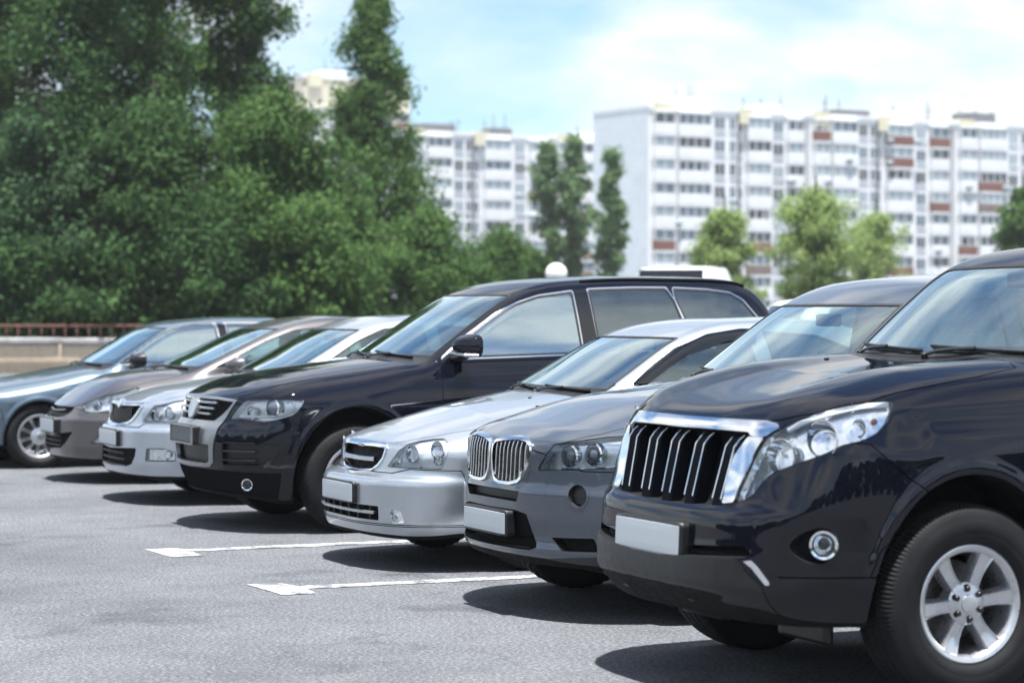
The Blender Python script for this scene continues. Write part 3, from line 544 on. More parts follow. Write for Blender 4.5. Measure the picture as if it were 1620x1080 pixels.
FEAT['ela'] = [
    dict(n='windshield', m='top', p=[(1.1015, -0.1), (1.0975, 0.0), (1.1092, 0.21), (1.1347, 0.42), (1.1745, 0.595), (1.2093, 0.7), (1.4655, 0.6554), (1.718, 0.6109), (1.9732, 0.565), (1.9532, 0.4802), (1.9294, 0.339), (1.9135, 0.1695), (1.9085, 0.0), (1.9085, -0.1)], k='glass', c=1, mat='glass', lim=[(2, 0.97, 9)], seal=0.016),
    dict(n='mirror_triangle', m='side', p=[(1.3, 1.02), (1.52, 1.12), (1.52, 1.02)], k='paint', mat='gloss', up=0.001, lim=[(4, 0.45, 2)]),
    dict(n='front_side_window', m='side', p=[(1.53, 1.03), (1.53, 1.125), (1.8, 1.255), (2.1, 1.355), (2.45, 1.39), (2.5, 1.03)], k='glass', mat='glass_clear', lim=[(4, 0.45, 2)], seal=0.014),
    dict(n='rear_side_window', m='side', p=[(2.6, 1.04), (2.57, 1.395), (2.95, 1.38), (3.3, 1.26), (3.48, 1.07)], k='glass', mat='glass_clear', lim=[(4, 0.45, 2)], seal=0.014),
    dict(n='rear_window', m='front', p=[(-0.1, 1.05), (0.5, 1.05), (0.42, 1.36), (-0.1, 1.36)], k='glass', c=1, mat='glass_dark', lim=[(0, 3.2, 9), (2, 0.9, 9)], seal=0.02),
    dict(n='headlight', m=0.22, k='lamp', d=(0.045, -0.015, 0), bulbs=[(0.3753, 0.6811, 0.042, 'projector'), (0.5103, 0.7163, 0.045, 'dish')], p=[(0.2724, 0.6852), (0.3824, 0.7393), (0.4858, 0.7803), (0.6268, 0.8138), (0.7482, 0.8571), (0.7852, 0.8414), (0.7278, 0.7663), (0.634, 0.6903), (0.4986, 0.6455), (0.351, 0.6234), (0.3103, 0.6374)]),
    dict(n='grille', m='front', k='hole', c=1, d=(0.05, 0, 0), p=[(-0.1, 0.6651), (0.0458, 0.6651), (0.3969, 0.6746), (0.4062, 0.6445), (0.3691, 0.61), (0.3136, 0.5888), (0.2198, 0.5743), (-0.1, 0.5743)]),
    dict(n='lower_intake', m='front', k='hole', c=1, d=(0.05, 0, 0), p=[(-0.1, 0.4082), (0.0299, 0.4082), (0.5033, 0.4592), (0.4031, 0.3632), (0.3104, 0.3087), (0.0046, 0.2934), (-0.1, 0.2934)]),
    dict(n='fog_lamp', m='front', k='lamp', d=(0.03, -0.01, 0), p=[(0.6743, 0.3584), (0.7329, 0.4358), (0.7991, 0.4591), (0.7889, 0.3704)]),
    dict(n='cowl_panel', m='top', p=[(1.02, -0.1), (1.02, 0.3), (1.05, 0.6), (1.07, 0.7), (1.27, 0.7), (1.27, -0.1)], k='paint', c=1, mat='black', lim=[(2, 0.95, 9)]),
    dict(n='hood', m='top', p=[(0.02, -0.1), (0.05, 0.2), (0.1, 0.33), (0.2, 0.5), (0.32, 0.6), (0.55, 0.69), (0.85, 0.73), (1.05, 0.7), (1.04, 0.3), (1.02, -0.1)], k='panel', c=1, lim=[(2, 0.672, 9)]),
    dict(n='front_bumper', m='side', p=[(-0.3, 0.1), (-0.3, 0.672), (0.12, 0.672), (0.2, 0.63), (0.45, 0.645), (0.5, 0.5), (0.48, 0.1)], k='panel', c=1),
    dict(n='front_door', m='side', p=[(1.4, 0.35), (1.35, 0.7), (1.4, 1.0), (2.54, 1.0), (2.54, 0.35)], k='panel', lim=[(4, 0.3, 2)]),
    dict(n='rear_door', m='side', p=[(2.555, 0.35), (2.555, 1.0), (3.45, 1.02), (3.38, 0.75), (3.2, 0.5), (3.15, 0.35)], k='panel', lim=[(4, 0.3, 2)])]
FEAT['bmw'] = [
    dict(n='windshield', m='top', p=[(1.4906, -0.1), (1.4866, 0.0), (1.4989, 0.2175), (1.5264, 0.435), (1.5699, 0.6162), (1.6082, 0.725), (1.7968, 0.6837), (1.9872, 0.6425), (2.1857, 0.6), (2.1624, 0.51), (2.135, 0.36), (2.1169, 0.18), (2.1113, 0.0), (2.1113, -0.1)], k='glass', c=1, mat='glass', lim=[(2, 0.95, 9)], seal=0.016),
    dict(n='mirror_triangle', m='side', p=[(1.62, 1.0), (1.8, 1.12), (1.8, 1.0)], k='paint', mat='gloss', up=0.001, lim=[(4, 0.45, 2)]),
    dict(n='front_side_window', m='side', p=[(1.63, 1.005), (1.81, 1.125), (2.04, 1.275), (2.22, 1.35), (2.4, 1.385), (2.66, 1.395), (2.7, 1.01)], k='glass', mat='glass_blue', lim=[(4, 0.45, 2)], seal=0.014, trim=(0.02, 'chrome', 0.003), tn='chrome_window_trim'),
    dict(n='door_pillar', m='side', p=[(2.7, 1.01), (2.66, 1.397), (2.76, 1.397), (2.81, 1.01)], k='paint', mat='gloss', up=0.001, lim=[(4, 0.45, 2)]),
    dict(n='rear_side_window', m='side', p=[(2.81, 1.01), (2.77, 1.397), (3.1, 1.392), (3.4, 1.34), (3.65, 1.2), (3.72, 1.03)], k='glass', mat='glass_blue', lim=[(4, 0.45, 2)], seal=0.014, trim=(0.02, 'chrome', 0.003), tn='chrome_window_trim'),
    dict(n='rear_window', m='front', p=[(-0.1, 1.02), (0.55, 1.02), (0.46, 1.36), (-0.1, 1.36)], k='glass', c=1, mat='glass_dark', lim=[(0, 3.4, 9), (2, 0.9, 9)], seal=0.02),
    dict(n='headlight', m='front', p=[(0.34, 0.6), (0.4, 0.71), (0.62, 0.715), (0.8, 0.7), (0.82, 0.62), (0.7, 0.585)], k='lamp', d=(0.05, -0.015, 0), bulbs=[(0.48, 0.655, 0.055, 'dish'), (0.64, 0.655, 0.055, 'dish')]),
    dict(n='kidney_grille', m='front', p=[(0.03, 0.6), (0.03, 0.7), (0.08, 0.715), (0.24, 0.71), (0.25, 0.65), (0.22, 0.595), (0.08, 0.585)], k='hole', d=(0.04, 0, 0), trim=(0.014, 'chrome', 0.01), tn='kidney_frame'),
    dict(n='lower_intake', m='front', p=[(-0.1, 0.24), (-0.1, 0.36), (0.5, 0.36), (0.45, 0.24)], k='hole', c=1, d=(0.05, 0, 0)),
    dict(n='cowl_panel', m='top', p=[(1.4, -0.1), (1.4, 0.3), (1.43, 0.6257142857142858), (1.45, 0.73), (1.65, 0.73), (1.65, -0.1)], k='paint', c=1, mat='black', lim=[(2, 0.94, 9)]),
    dict(n='hood', m='top', p=[(0.0, -0.1), (0.04, 0.3), (0.1, 0.5), (0.2, 0.6), (0.4, 0.69), (0.8, 0.76), (1.2, 0.775), (1.44, 0.74), (1.42, 0.3), (1.4, -0.1)], k='panel', c=1, lim=[(2, 0.712, 9)]),
    dict(n='front_bumper', m='side', p=[(-0.3, 0.1), (-0.3, 0.58), (0.05, 0.58), (0.3, 0.585), (0.47, 0.58), (0.5, 0.45), (0.48, 0.1)], k='panel', c=1),
    dict(n='front_door', m='side', p=[(1.57, 0.35), (1.55, 0.7), (1.57, 0.98), (2.74, 0.985), (2.74, 0.35)], k='panel', lim=[(4, 0.3, 2)]),
    dict(n='rear_door', m='side', p=[(2.755, 0.35), (2.755, 0.985), (3.68, 0.99), (3.55, 0.75), (3.3, 0.5), (3.25, 0.35)], k='panel', lim=[(4, 0.3, 2)])]
# ---------------------------------------------------------------- Blender side
import bpy, random
SC = bpy.context.scene
COL = SC.collection

def mk(name, M, mat, parent=None, flat=False, loc=None, rot=None):
    me = bpy.data.meshes.new(name)
    V = np.asarray(M.V, float)
    if not flat and M.N is not None:
        # sheets and their walls share rim vertices; the shading normals stay per corner
        key = np.round(V / 2e-5).astype(np.int64)
        _, first, inv = np.unique(key, axis=0, return_index=True, return_inverse=True)
        inv = inv.ravel().tolist(); F = []; src = []
        for f in M.F:
            g = [inv[i] for i in f]; q = [k for k in range(len(g)) if g[k] != g[k - 1]]
            if len({g[k] for k in q}) > 2: F.append([g[k] for k in q]); src += [f[k] for k in q]
        me.from_pydata(V[first].tolist(), [], F)
        me.polygons.foreach_set('use_smooth', [True] * len(me.polygons))
        me.normals_split_custom_set(np.asarray(M.N, float)[src].tolist())
    else:
        me.from_pydata(V.tolist(), [], [list(map(int, f)) for f in M.F])
        me.polygons.foreach_set('use_smooth', [not flat] * len(me.polygons))
    me.materials.append(mat)
    me.update()
    if not flat and M.N is None: me.set_sharp_from_angle(angle=math.radians(38))
    o = bpy.data.objects.new(name, me); COL.objects.link(o)
    if parent is not None: o.parent = parent
    if loc is not None: o.location = loc
    if rot is not None: o.rotation_euler = rot
    return o

def thing(name, label, cat, loc=(0, 0, 0), rz=0, group=None):
    o = bpy.data.objects.new(name, None); COL.objects.link(o)
    o.empty_display_size = .2
    o.location = loc; o.rotation_euler = (0, 0, rz)
    o['label'] = label; o['category'] = cat
    if group: o['group'] = group
    return o

def tag(o, label=None, cat=None, group=None, kind=None):
    for k, v in (('label', label), ('category', cat), ('group', group), ('kind', kind)):
        if v: o[k] = v
    return o

def copy_tree(o, parent=None):
    c = o.copy(); COL.objects.link(c)
    if parent is not None: c.parent = parent
    for ch in o.children: copy_tree(ch, c)
    return c

# ---- simple solids -> Msh
def sweep(path, prof, up, closed=False):
    """profile (a,b) carried along path; a along side = tangent x up, b along up"""
    path = np.asarray(path, float); n = len(path); up = np.asarray(up, float)
    if up.ndim == 1: up = np.tile(up, (n, 1))
    tg = np.gradient(path, axis=0); tg /= np.linalg.norm(tg, axis=1, keepdims=True) + 1e-12
    sd = np.cross(tg, up); sd /= np.linalg.norm(sd, axis=1, keepdims=True) + 1e-12
    u2 = np.cross(sd, tg)
    m = len(prof); V = []
    for i in range(n):
        for a, b in prof: V.append(path[i] + sd[i] * a + u2[i] * b)
    F = []
    for i in range(n - 1):
        for k in range(m):
            F.append([i * m + k, i * m + (k + 1) % m, (i + 1) * m + (k + 1) % m, (i + 1) * m + k])
    F += [list(range(m))[::-1], [(n - 1) * m + k for k in range(m)]]
    return Msh(np.array(V), None, F)

def circ(r, n=10, e=1.0): return [(r * math.cos(2 * math.pi * k / n), e * r * math.sin(2 * math.pi * k / n)) for k in range(n)]
def rect(w, d, c=.25):
    a, b = w / 2, d / 2; e = min(a, b) * c * 2
    return [(-a + e, -b), (a - e, -b), (a, -b + e), (a, b - e), (a - e, b), (-a + e, b), (-a, b - e), (-a, -b + e)]

def lathe(prof, o=(0, 0, 0), ax=(0, 1, 0), n=40, cap=False):
    """prof = [(radius, height along the axis)]"""
    ax = np.asarray(ax, float); ax /= np.linalg.norm(ax)
    h = np.array([0, 0, 1.]) if abs(ax[2]) < .9 else np.array([1., 0, 0])
    e1 = np.cross(ax, h); e1 /= np.linalg.norm(e1); e2 = np.cross(ax, e1)
    V = []; F = []; m = len(prof)
    for k in range(n):
        t = 2 * math.pi * k / n; d = e1 * math.cos(t) + e2 * math.sin(t)
        for r, hh in prof: V.append(np.asarray(o) + d * r + ax * hh)
    for k in range(n):
        k2 = (k + 1) % n
        for i in range(m - 1): F.append([k * m + i, k2 * m + i, k2 * m + i + 1, k * m + i + 1])
    if cap: F.append([k * m + m - 1 for k in range(n)])
    return Msh(np.array(V), None, F)

def rbox(c, s, r=.03, n=5, M=None):
    """rounded box"""
    c = np.asarray(c, float); h = np.asarray(s, float) / 2; r = min(r, h.min() * .98)
    V = []; F = []; N = []
    g = np.linspace(-1, 1, n + 1)
    for ax in range(3):
        for sg in (-1, 1):
            b = len(V); o1, o2 = (ax + 1) % 3, (ax + 2) % 3
            for i in range(n + 1):
                for j in range(n + 1):
                    p = np.zeros(3); p[ax] = sg
                    # cluster the grid towards the edges
                    p[o1] = math.copysign(abs(g[i])**.6, g[i]); p[o2] = math.copysign(abs(g[j])**.6, g[j])
                    q = p * h; inn = np.clip(q, -(h - r), h - r); d = q - inn; l = np.linalg.norm(d)
                    nn = d / l if l > 1e-9 else p * 0
                    V.append(inn + nn * r); N.append(nn)
            for i in range(n):
                for j in range(n):
                    a = b + i * (n + 1) + j; f = [a, a + n + 1, a + n + 2, a + 1]
                    F.append(f if sg > 0 else f[::-1])
    V = np.array(V); N = np.array(N)
    if M is not None: V = V @ np.asarray(M).T; N = N @ np.asarray(M).T
    return Msh(V + c, N, F)

def rotY(a): c, s = math.cos(a), math.sin(a); return np.array([[c, 0, s], [0, 1, 0], [-s, 0, c]])
def rotZ(a): c, s = math.cos(a), math.sin(a); return np.array([[c, -s, 0], [s, c, 0], [0, 0, 1]])
def rotX(a): c, s = math.cos(a), math.sin(a); return np.array([[1, 0, 0], [0, c, -s], [0, s, c]])

def plain(M):
    """let the renderer compute the normals"""
    return Msh(M.V, None, M.F)
def jn(*ms):
    V, F, o = [], [], 0
    for m in ms:
        V.append(m.V); F += [[i + o for i in f] for f in m.F]; o += len(m.V)
    return Msh(np.vstack(V), None, F)
def mir(M):
    return Msh(M.V * [1, -1, 1], None if M.N is None else M.N * [1, -1, 1], [f[::-1] for f in M.F])

# ---------------------------------------------------------------- materials
def nm(name):
    m = bpy.data.materials.new(name); m.use_nodes = True
    nt = m.node_tree; nt.nodes.clear()
    out = nt.nodes.new('ShaderNodeOutputMaterial')
    return m, nt, nt.nodes, nt.links, out
def pbsdf(nt, col, rough=.5, metal=0., coat=0., coatr=.03, spec=.5):
    p = nt.nodes.new('ShaderNodeBsdfPrincipled')
    p.inputs['Base Color'].default_value = (*col, 1); p.inputs['Roughness'].default_value = rough
    p.inputs['Metallic'].default_value = metal; p.inputs['Coat Weight'].default_value = coat
    p.inputs['Coat Roughness'].default_value = coatr; p.inputs['Specular IOR Level'].default_value = spec
    return p
def noise(nt, scale, detail=3, rough=.55, co='Object', dist=0., vec=None):
    n = nt.nodes.new('ShaderNodeTexNoise'); n.inputs['Scale'].default_value = scale
    n.inputs['Detail'].default_value = detail; n.inputs['Roughness'].default_value = rough; n.inputs['Distortion'].default_value = dist
    if vec is None:
        t = nt.nodes.new('ShaderNodeTexCoord'); vec = t.outputs[co]
    nt.links.new(vec, n.inputs['Vector'])
    return n.outputs['Fac']
def ramp(nt, fac, pts):
    r = nt.nodes.new('ShaderNodeValToRGB'); e = r.color_ramp.elements
    while len(e) < len(pts): e.new(.5)
    for k, (p, c) in enumerate(pts):
        e[k].position = p; e[k].color = (*c, 1) if len(c) == 3 else c
    nt.links.new(fac, r.inputs['Fac']); return r.outputs['Color']
def mrange(nt, fac, a, b, c, d):
    r = nt.nodes.new('ShaderNodeMapRange')
    for k, v in zip((1, 2, 3, 4), (a, b, c, d)): r.inputs[k].default_value = v
    nt.links.new(fac, r.inputs[0]); return r.outputs[0]
def bump(nt, fac, strength, dist=.01):
    b = nt.nodes.new('ShaderNodeBump'); b.inputs['Strength'].default_value = strength; b.inputs['Distance'].default_value = dist
    nt.links.new(fac, b.inputs['Height']); return b.outputs['Normal']
def simple(name, col, rough=.5, metal=0., coat=0., spec=.5, var=.12, bmp=0., scale=30., coatr=.03):
    """plain surface with a little uneven tone and gloss"""
    m, nt, N, L, out = nm(name)
    p = pbsdf(nt, col, rough, metal, coat, coatr, spec)
    f = noise(nt, scale, 4)
    L.new(ramp(nt, f, [(.3, [c * (1 - var) for c in col]), (.7, [min(1, c * (1 + var)) for c in col])]), p.inputs['Base Color'])
    L.new(mrange(nt, f, .3, .7, max(.01, rough * .85), min(1, rough * 1.2)), p.inputs['Roughness'])
    if bmp: L.new(bump(nt, noise(nt, scale * 8, 2), bmp, .002), p.inputs['Normal'])
    L.new(p.outputs[0], out.inputs[0]); return m
def car_paint(name, col, metal=.4, rough=.32, dust=.03, spec=.5, coat=1.):
    m, nt, N, L, out = nm(name)
    p = pbsdf(nt, col, rough, metal, coat, .015, spec); p.inputs['Coat IOR'].default_value = 1.55
    tc = N.new('ShaderNodeTexCoord')
    v = N.new('ShaderNodeTexVoronoi'); v.inputs['Scale'].default_value = 900
    L.new(tc.outputs['Object'], v.inputs['Vector'])
    fl = N.new('ShaderNodeMix'); fl.data_type = 'RGBA'
    fl.inputs[6].default_value = (*[c * .82 for c in col], 1); fl.inputs[7].default_value = (*[min(1, c * 1.22 + .004) for c in col], 1)
    sep = N.new('ShaderNodeSeparateColor'); L.new(v.outputs['Color'], sep.inputs[0]); L.new(sep.outputs[0], fl.inputs[0])
    # road dust film
    d = N.new('ShaderNodeMix'); d.data_type = 'RGBA'; d.inputs[7].default_value = (.20, .19, .17, 1)
    L.new(mrange(nt, noise(nt, 3.5, 6, .6), .45, .8, 0, dust * 2), d.inputs[0]); L.new(fl.outputs[2], d.inputs[6])
    L.new(d.outputs[2], p.inputs['Base Color'])
    L.new(mrange(nt, noise(nt, 6, 5), .4, .75, .008, .035 + dust), p.inputs['Coat Roughness'])
    L.new(p.outputs[0], out.inputs[0]); return m
def glass(name, tint, refl=1.0, rough=.0, base=.0, film=.05):
    m, nt, N, L, out = nm(name)
    t = N.new('ShaderNodeBsdfTransparent'); t.inputs[0].default_value = (*tint, 1)
    g = N.new('ShaderNodeBsdfGlossy'); g.inputs['Roughness'].default_value = rough
    g.inputs[0].default_value = (.80, .94, .97, 1)
    fr = N.new('ShaderNodeFresnel'); fr.inputs[0].default_value = 1.52
    mu = N.new('ShaderNodeMath'); mu.operation = 'MULTIPLY_ADD'; mu.use_clamp = True; mu.inputs[1].default_value = 1.75 * refl; mu.inputs[2].default_value = base
    L.new(fr.outputs[0], mu.inputs[0])
    # a faint film of dust
    df = N.new('ShaderNodeBsdfDiffuse'); df.inputs[0].default_value = (.5, .5, .48, 1)
    m1 = N.new('ShaderNodeMixShader'); L.new(mrange(nt, noise(nt, 4, 5), .4, .8, film * .2, film), m1.inputs[0]); L.new(t.outputs[0], m1.inputs[1]); L.new(df.outputs[0], m1.inputs[2])
    m2 = N.new('ShaderNodeMixShader'); L.new(mu.outputs[0], m2.inputs[0]); L.new(m1.outputs[0], m2.inputs[1]); L.new(g.outputs[0], m2.inputs[2])
    L.new(m2.outputs[0], out.inputs[0]); return m
def mesh_mat(name, pitch, lo=.008, hi=.05):
    """honeycomb black insert"""
    m, nt, N, L, out = nm(name)
    p = pbsdf(nt, (.02, .02, .02), .5)
    tc = N.new('ShaderNodeTexCoord'); v = N.new('ShaderNodeTexVoronoi'); v.inputs['Scale'].default_value = 1 / pitch; v.inputs['Randomness'].default_value = 0
    L.new(tc.outputs['Object'], v.inputs['Vector'])
    L.new(ramp(nt, v.outputs['Distance'], [(.35, (lo * .4,) * 3), (.5, (hi,) * 3)]), p.inputs['Base Color'])
    L.new(p.outputs[0], out.inputs[0]); return m
def reflector_mat(name):
    m, nt, N, L, out = nm(name)
    p = pbsdf(nt, (.9, .91, .93), .11, .9)
    L.new(ramp(nt, noise(nt, 14, 2), [(.35, (.80, .82, .86)), (.6, (.96, .97, .98))]), p.inputs['Base Color'])
    L.new(bump(nt, noise(nt, 24, 1), .25, .012), p.inputs['Normal'])
    L.new(p.outputs[0], out.inputs[0]); return m
def rubber_mat(name, col=(.0065, .0065, .0075)):
    m, nt, N, L, out = nm(name)
    p = pbsdf(nt, col, .72, spec=.25)
    L.new(ramp(nt, noise(nt, 9, 5, .65), [(.3, col), (.75, [c * 1.8 + .003 for c in col])]), p.inputs['Base Color'])
    L.new(bump(nt, noise(nt, 260, 2), .15, .002), p.inputs['Normal'])
    L.new(p.outputs[0], out.inputs[0]); return m

def matte_mat(name, col):
    m, nt, N, L, out = nm(name)
    d = N.new('ShaderNodeBsdfDiffuse'); L.new(ramp(nt, noise(nt, 25, 4), [(.3, [q * .7 for q in col]), (.7, [q * 1.5 for q in col])]), d.inputs[0])
    g = N.new('ShaderNodeBsdfGlossy'); g.inputs['Roughness'].default_value = .3
    x = N.new('ShaderNodeMixShader'); x.inputs[0].default_value = .012; L.new(d.outputs[0], x.inputs[1]); L.new(g.outputs[0], x.inputs[2])
    L.new(x.outputs[0], out.inputs[0]); return m

MAT = dict(
    chrome=simple('chrome_plate', (.83, .84, .86), .07, 1., var=.05),
    satin=simple('satin_metal', (.55, .56, .58), .28, 1., var=.06),
    black=simple('black_plastic', (.007, .007, .0085), .42, var=.25, bmp=.1),
    gloss=simple('gloss_black', (.002, .0025, .004), .12, coat=.6, var=.2),
    matte=matte_mat('matte_black', (.0016, .0021, .0040)),
    silver_trim=simple('silver_trim', (.27, .28, .30), .3, .8, coat=.4, var=.02),
    dark=simple('dark_cavity', (.006, .006, .007), .8, var=.2, spec=.2),
    seal=simple('rubber_seal', (.012, .012, .013), .5, var=.2),
    greyplastic=simple('grey_plastic', (.022, .024, .029), .45, var=.15, bmp=.1),
    rubber=rubber_mat('tyre_rubber'),
    alloy=simple('wheel_alloy', (.60, .61, .63), .30, .85, coat=.5, var=.05),
    disc=simple('brake_steel', (.16, .15, .15), .4, .8, var=.3, scale=60),
    plate=simple('blank_plate', (.44, .48, .51), .5, var=.03),
    plate_dark=simple('blank_dark_plate', (.085, .092, .10), .5, var=.05),
    cabin=simple('cabin_trim', (.05, .052, .056), .7, var=.2, bmp=.2),
    seat=simple('seat_cloth', (.19, .19, .195), .85, var=.2, bmp=.3),
    liner=simple('headliner', (.30, .30, .29), .9, var=.06),
    lens=glass('lamp_lens', (.97, .98, 1.), .8),
    bulb=simple('bulb_glass', (.85, .88, .92), .12, .2, coat=1., var=.05),
    projector=simple('projector_glass', (.10, .12, .16), .03, .3, coat=1., var=.1),
    amber=simple('amber_lens', (.55, .12, .01), .2, coat=1., var=.1),
    mirror=simple('mirror_glass', (.8, .82, .84), .02, 1., var=.01),
    reflector=reflector_mat('lamp_reflector'),
    mesh=mesh_mat('grille_mesh', .022, .006, .016),
    glass=glass('car_glass', (.74, .90, .88), base=.15, film=.03),
    glass_clear=glass('clear_side_glass', (.74, .94, .92), base=.10, film=.03),
    strip=simple('light_guide', (.88, .89, .9), .25, coat=1., var=.02),
    glass_dark=glass('privacy_glass', (.07, .085, .10), base=.13),
    glass_blue=glass('side_glass', (.36, .58, .60), base=.46),
)

# ---------------------------------------------------------------- vehicle assembly
def put(name, half, mat, root, c=False, **kw):
    """half sheet -> one welded object (c) or a mirrored pair"""
    if len(half.F) == 0: return []
    if c: return [mk(name, weld(half) if half.N is not None else jn(half, mir(half)), mat, root, **kw)]
    return [mk(name, half.mirror() if half.N is not None else mir(half), mat, root, **kw), mk(name, half, mat, root, **kw)]

def sub(names, half, mat, parents, **kw):
    """children for the objects of put(): parents = [near, far] or [whole]"""
    if len(half.F) == 0: return []
    if len(parents) == 1: return [mk(names, weld(half) if half.N is not None else jn(half, mir(half)), mat, parents[0], **kw)]
    return [mk(names, half.mirror() if half.N is not None else mir(half), mat, parents[0], **kw), mk(names, half, mat, parents[1], **kw)]

def solid(M, out, inn):
    """raised frame: sheet lifted by out with walls down to inn"""
    top = M.offset(out); low = M.offset(inn)
    return join(top, top.walls(low.V))

def lamp_bits(par, piece, r, d, mats):
    u, v = piece.uv(r['m'])
    for q in r.get('bulbs', []):
        bu, bv, rad, typ = q[:4]
        k = int(np.argmin((u - bu)**2 + (v - bv)**2)); P = piece.V[k] + d * (q[4] if len(q) > 4 else .75)
        ax = np.array([-.93, .36, 0.]) if typ != 'side' else np.array([-.4, .9, 0])
        if typ in ('dish', 'side'):
            sub('reflector_bowl', lathe([(rad * 1.04, rad * .30), (rad * 1.03, rad * .38), (rad * .97, rad * .38), (rad * .86, rad * .08), (rad * .68, -rad * .2), (rad * .42, -rad * .42), (rad * .15, -rad * .52), (.001, -rad * .53)], P, ax, 28), MAT['chrome'], par)
            sub('bulb', lathe([(rad * .10, -rad * .4), (rad * .10, -rad * .1), (rad * .06, rad * .0), (.001, rad * .03)], P, ax, 12), MAT['bulb'], par)
        elif typ == 'projector':
            sub('projector_ring', lathe([(rad * 1.18, -rad * .6), (rad * 1.2, rad * .1), (rad * 1.05, rad * .25), (rad, rad * .1), (rad * .98, -rad * .3)], P, ax, 28), MAT['chrome'], par)
            sub('projector_lens', lathe([(rad, 0)] + [(rad * math.cos(t), rad * .7 * math.sin(t)) for t in np.linspace(.1, 1.5, 7)], P, ax, 28), MAT['projector'], par)
        elif typ == 'amber':
            sub('indicator_bulb', lathe([(rad, -rad * .6), (rad, rad * .2), (rad * .7, rad * .6), (.001, rad * .8)], P, ax, 16), MAT['amber'], par)

def lamp_strip(par, piece, r, d):
    u, v = piece.uv(r['m']); P = []
    for a, b in r['strip']:
        k = int(np.argmin((u - a)**2 + (v - b)**2)); P.append(piece.V[k] + d * .35)
    P = pchip(np.linspace(0, 1, len(P)), np.array(P), np.linspace(0, 1, 14))
    sub('light_strip', sweep(P, rect(r.get('sw', .020), .012), (-.7, .6, .2)), MAT['strip'], par)

def build_car(key, root, paint, glassm=None):
    sp = SPEC[key]; B = Body(sp); M = B.mesh(); seam = []; out = {}
    gm = glassm or {}
    ctx = dict(B=B, sp=sp, root=root, paint=paint, out=out)
    # wheel housings
    g = np.full(len(M.V), 1.)
    for xw in sp['axles']:
        r = np.hypot((M.V[:, 0] - xw) / sp.get('archx', 1.), M.V[:, 2] - sp['wheel'][0])
        lat = B.samp(np.broadcast_to(B.S.T[:, None, :], B.D.shape), M.V) - M.V[:, 1]
        g = np.minimum(g, np.maximum(r - sp['wheel'][1] - .004, .022 - lat))
    liner, M = M.cut(g)
    xm = sum(sp['axles']) / 2
    for half in liner.cut(liner.V[:, 0] - xm): put('wheel_housing', half, MAT['dark'], root, c=False)
    # dark underside
    g = np.maximum(M.V[:, 2] - sp.get('under', .45), M.N[:, 2] + .6)
    under, M = M.cut(g)
    put('underbody', under, MAT['dark'], root, c=True)
    for r in FEAT[key]:
        P = np.array(r['p'], float)
        if r.get('sm', 0): P = chaikin(P, r['sm'])
        c = r.get('c', False); k = r['k']; mat = MAT[r['mat']] if r.get('mat') else paint
        lim = r.get('lim')
        if lim is None and r['m'] not in ('side', 'top'): lim = [(0, -1, 1.7)]
        if r.get('trim'):
            w, tm, up = r['trim'][:3]
            tp, M = M.cut(M.field(r['m'], P, lim) - w)
            tr, inner = None, tp
            inner, tr = tp.cut(tp.field(r['m'], P, lim))
            trim = solid(tr, up, -.012)
        else:
            inner, M = M.cut(M.field(r['m'], P, lim)); trim = None
        if len(inner.F) == 0:
            print('EMPTY', key, r['n']); continue
        if k == 'glass':
            w = r.get('seal', .014)
            gl, sl = inner.cut(inner.field(r['m'], P, lim) + w)
            obs = put(r['n'], gl.offset(r.get('up', -.002)), mat, root, c=c)
            sub('window_seal', solid(sl, .002, -.012), MAT['seal'], obs)
        elif k == 'panel':
            gp = r.get('gap', .005)
            pn, ring = inner.cut(inner.field(r['m'], P, lim) + gp)
            # the join runs only where the panel meets other sheet metal
            obs = put(r['n'], pn if not r.get('up') else solid(pn, r['up'], -.01), mat, root, c=c)
            sub('panel_seam', ring.offset(-.006), MAT['dark'], obs)
        elif k == 'paint':
            obs = put(r['n'], solid(inner, r.get('up', .0), -.02), mat, root, c=c)
        elif k == 'lamp':
            d = np.array(r.get('d', (.055, -.02, 0)))
            gp = .003
            pn, ring = inner.cut(inner.field(r['m'], P, lim) + gp)
            fl = Msh(pn.V + d, pn.N, pn.F)
            obs = put(r['n'], join(fl, pn.offset(-.002).walls(fl.V)), MAT[r.get('mat2', 'reflector')], root, c=c)
            sub('panel_seam', ring.offset(-.006), MAT['dark'], obs)
            lamp_bits(obs, pn, r, d, None)
            if r.get('strip'): lamp_strip(obs, pn, r, d)
            if r.get('lens', 1): sub('lens', pn, MAT['lens'], obs)
        elif k == 'hole':
            d = np.array(r.get('d', (.06, 0, 0)))
            fl = Msh(inner.V + d, inner.N, inner.F)
            obs = put(r['n'], join(fl, inner.walls(fl.V)), MAT[r.get('mat', 'dark')], root, c=c)
        if trim is not None: sub(r.get('tn', 'trim_frame'), trim, MAT[r['trim'][1]] if r['trim'][1] != 'paint' else paint, obs)
        r2 = dict(r); r2['piece'] = inner; out[r['n']] = (obs, inner)
    # lining of the cabin, seen through the glass
    zb = sp.get('belt', 1.0)
    cab, _ = M.cut(zb - M.V[:, 2])
    put('cabin_lining', cab.offset(-.022).flip(), MAT['liner'], root, c=True)
    out['body'] = put('body', M, paint, root, c=True)
    return ctx

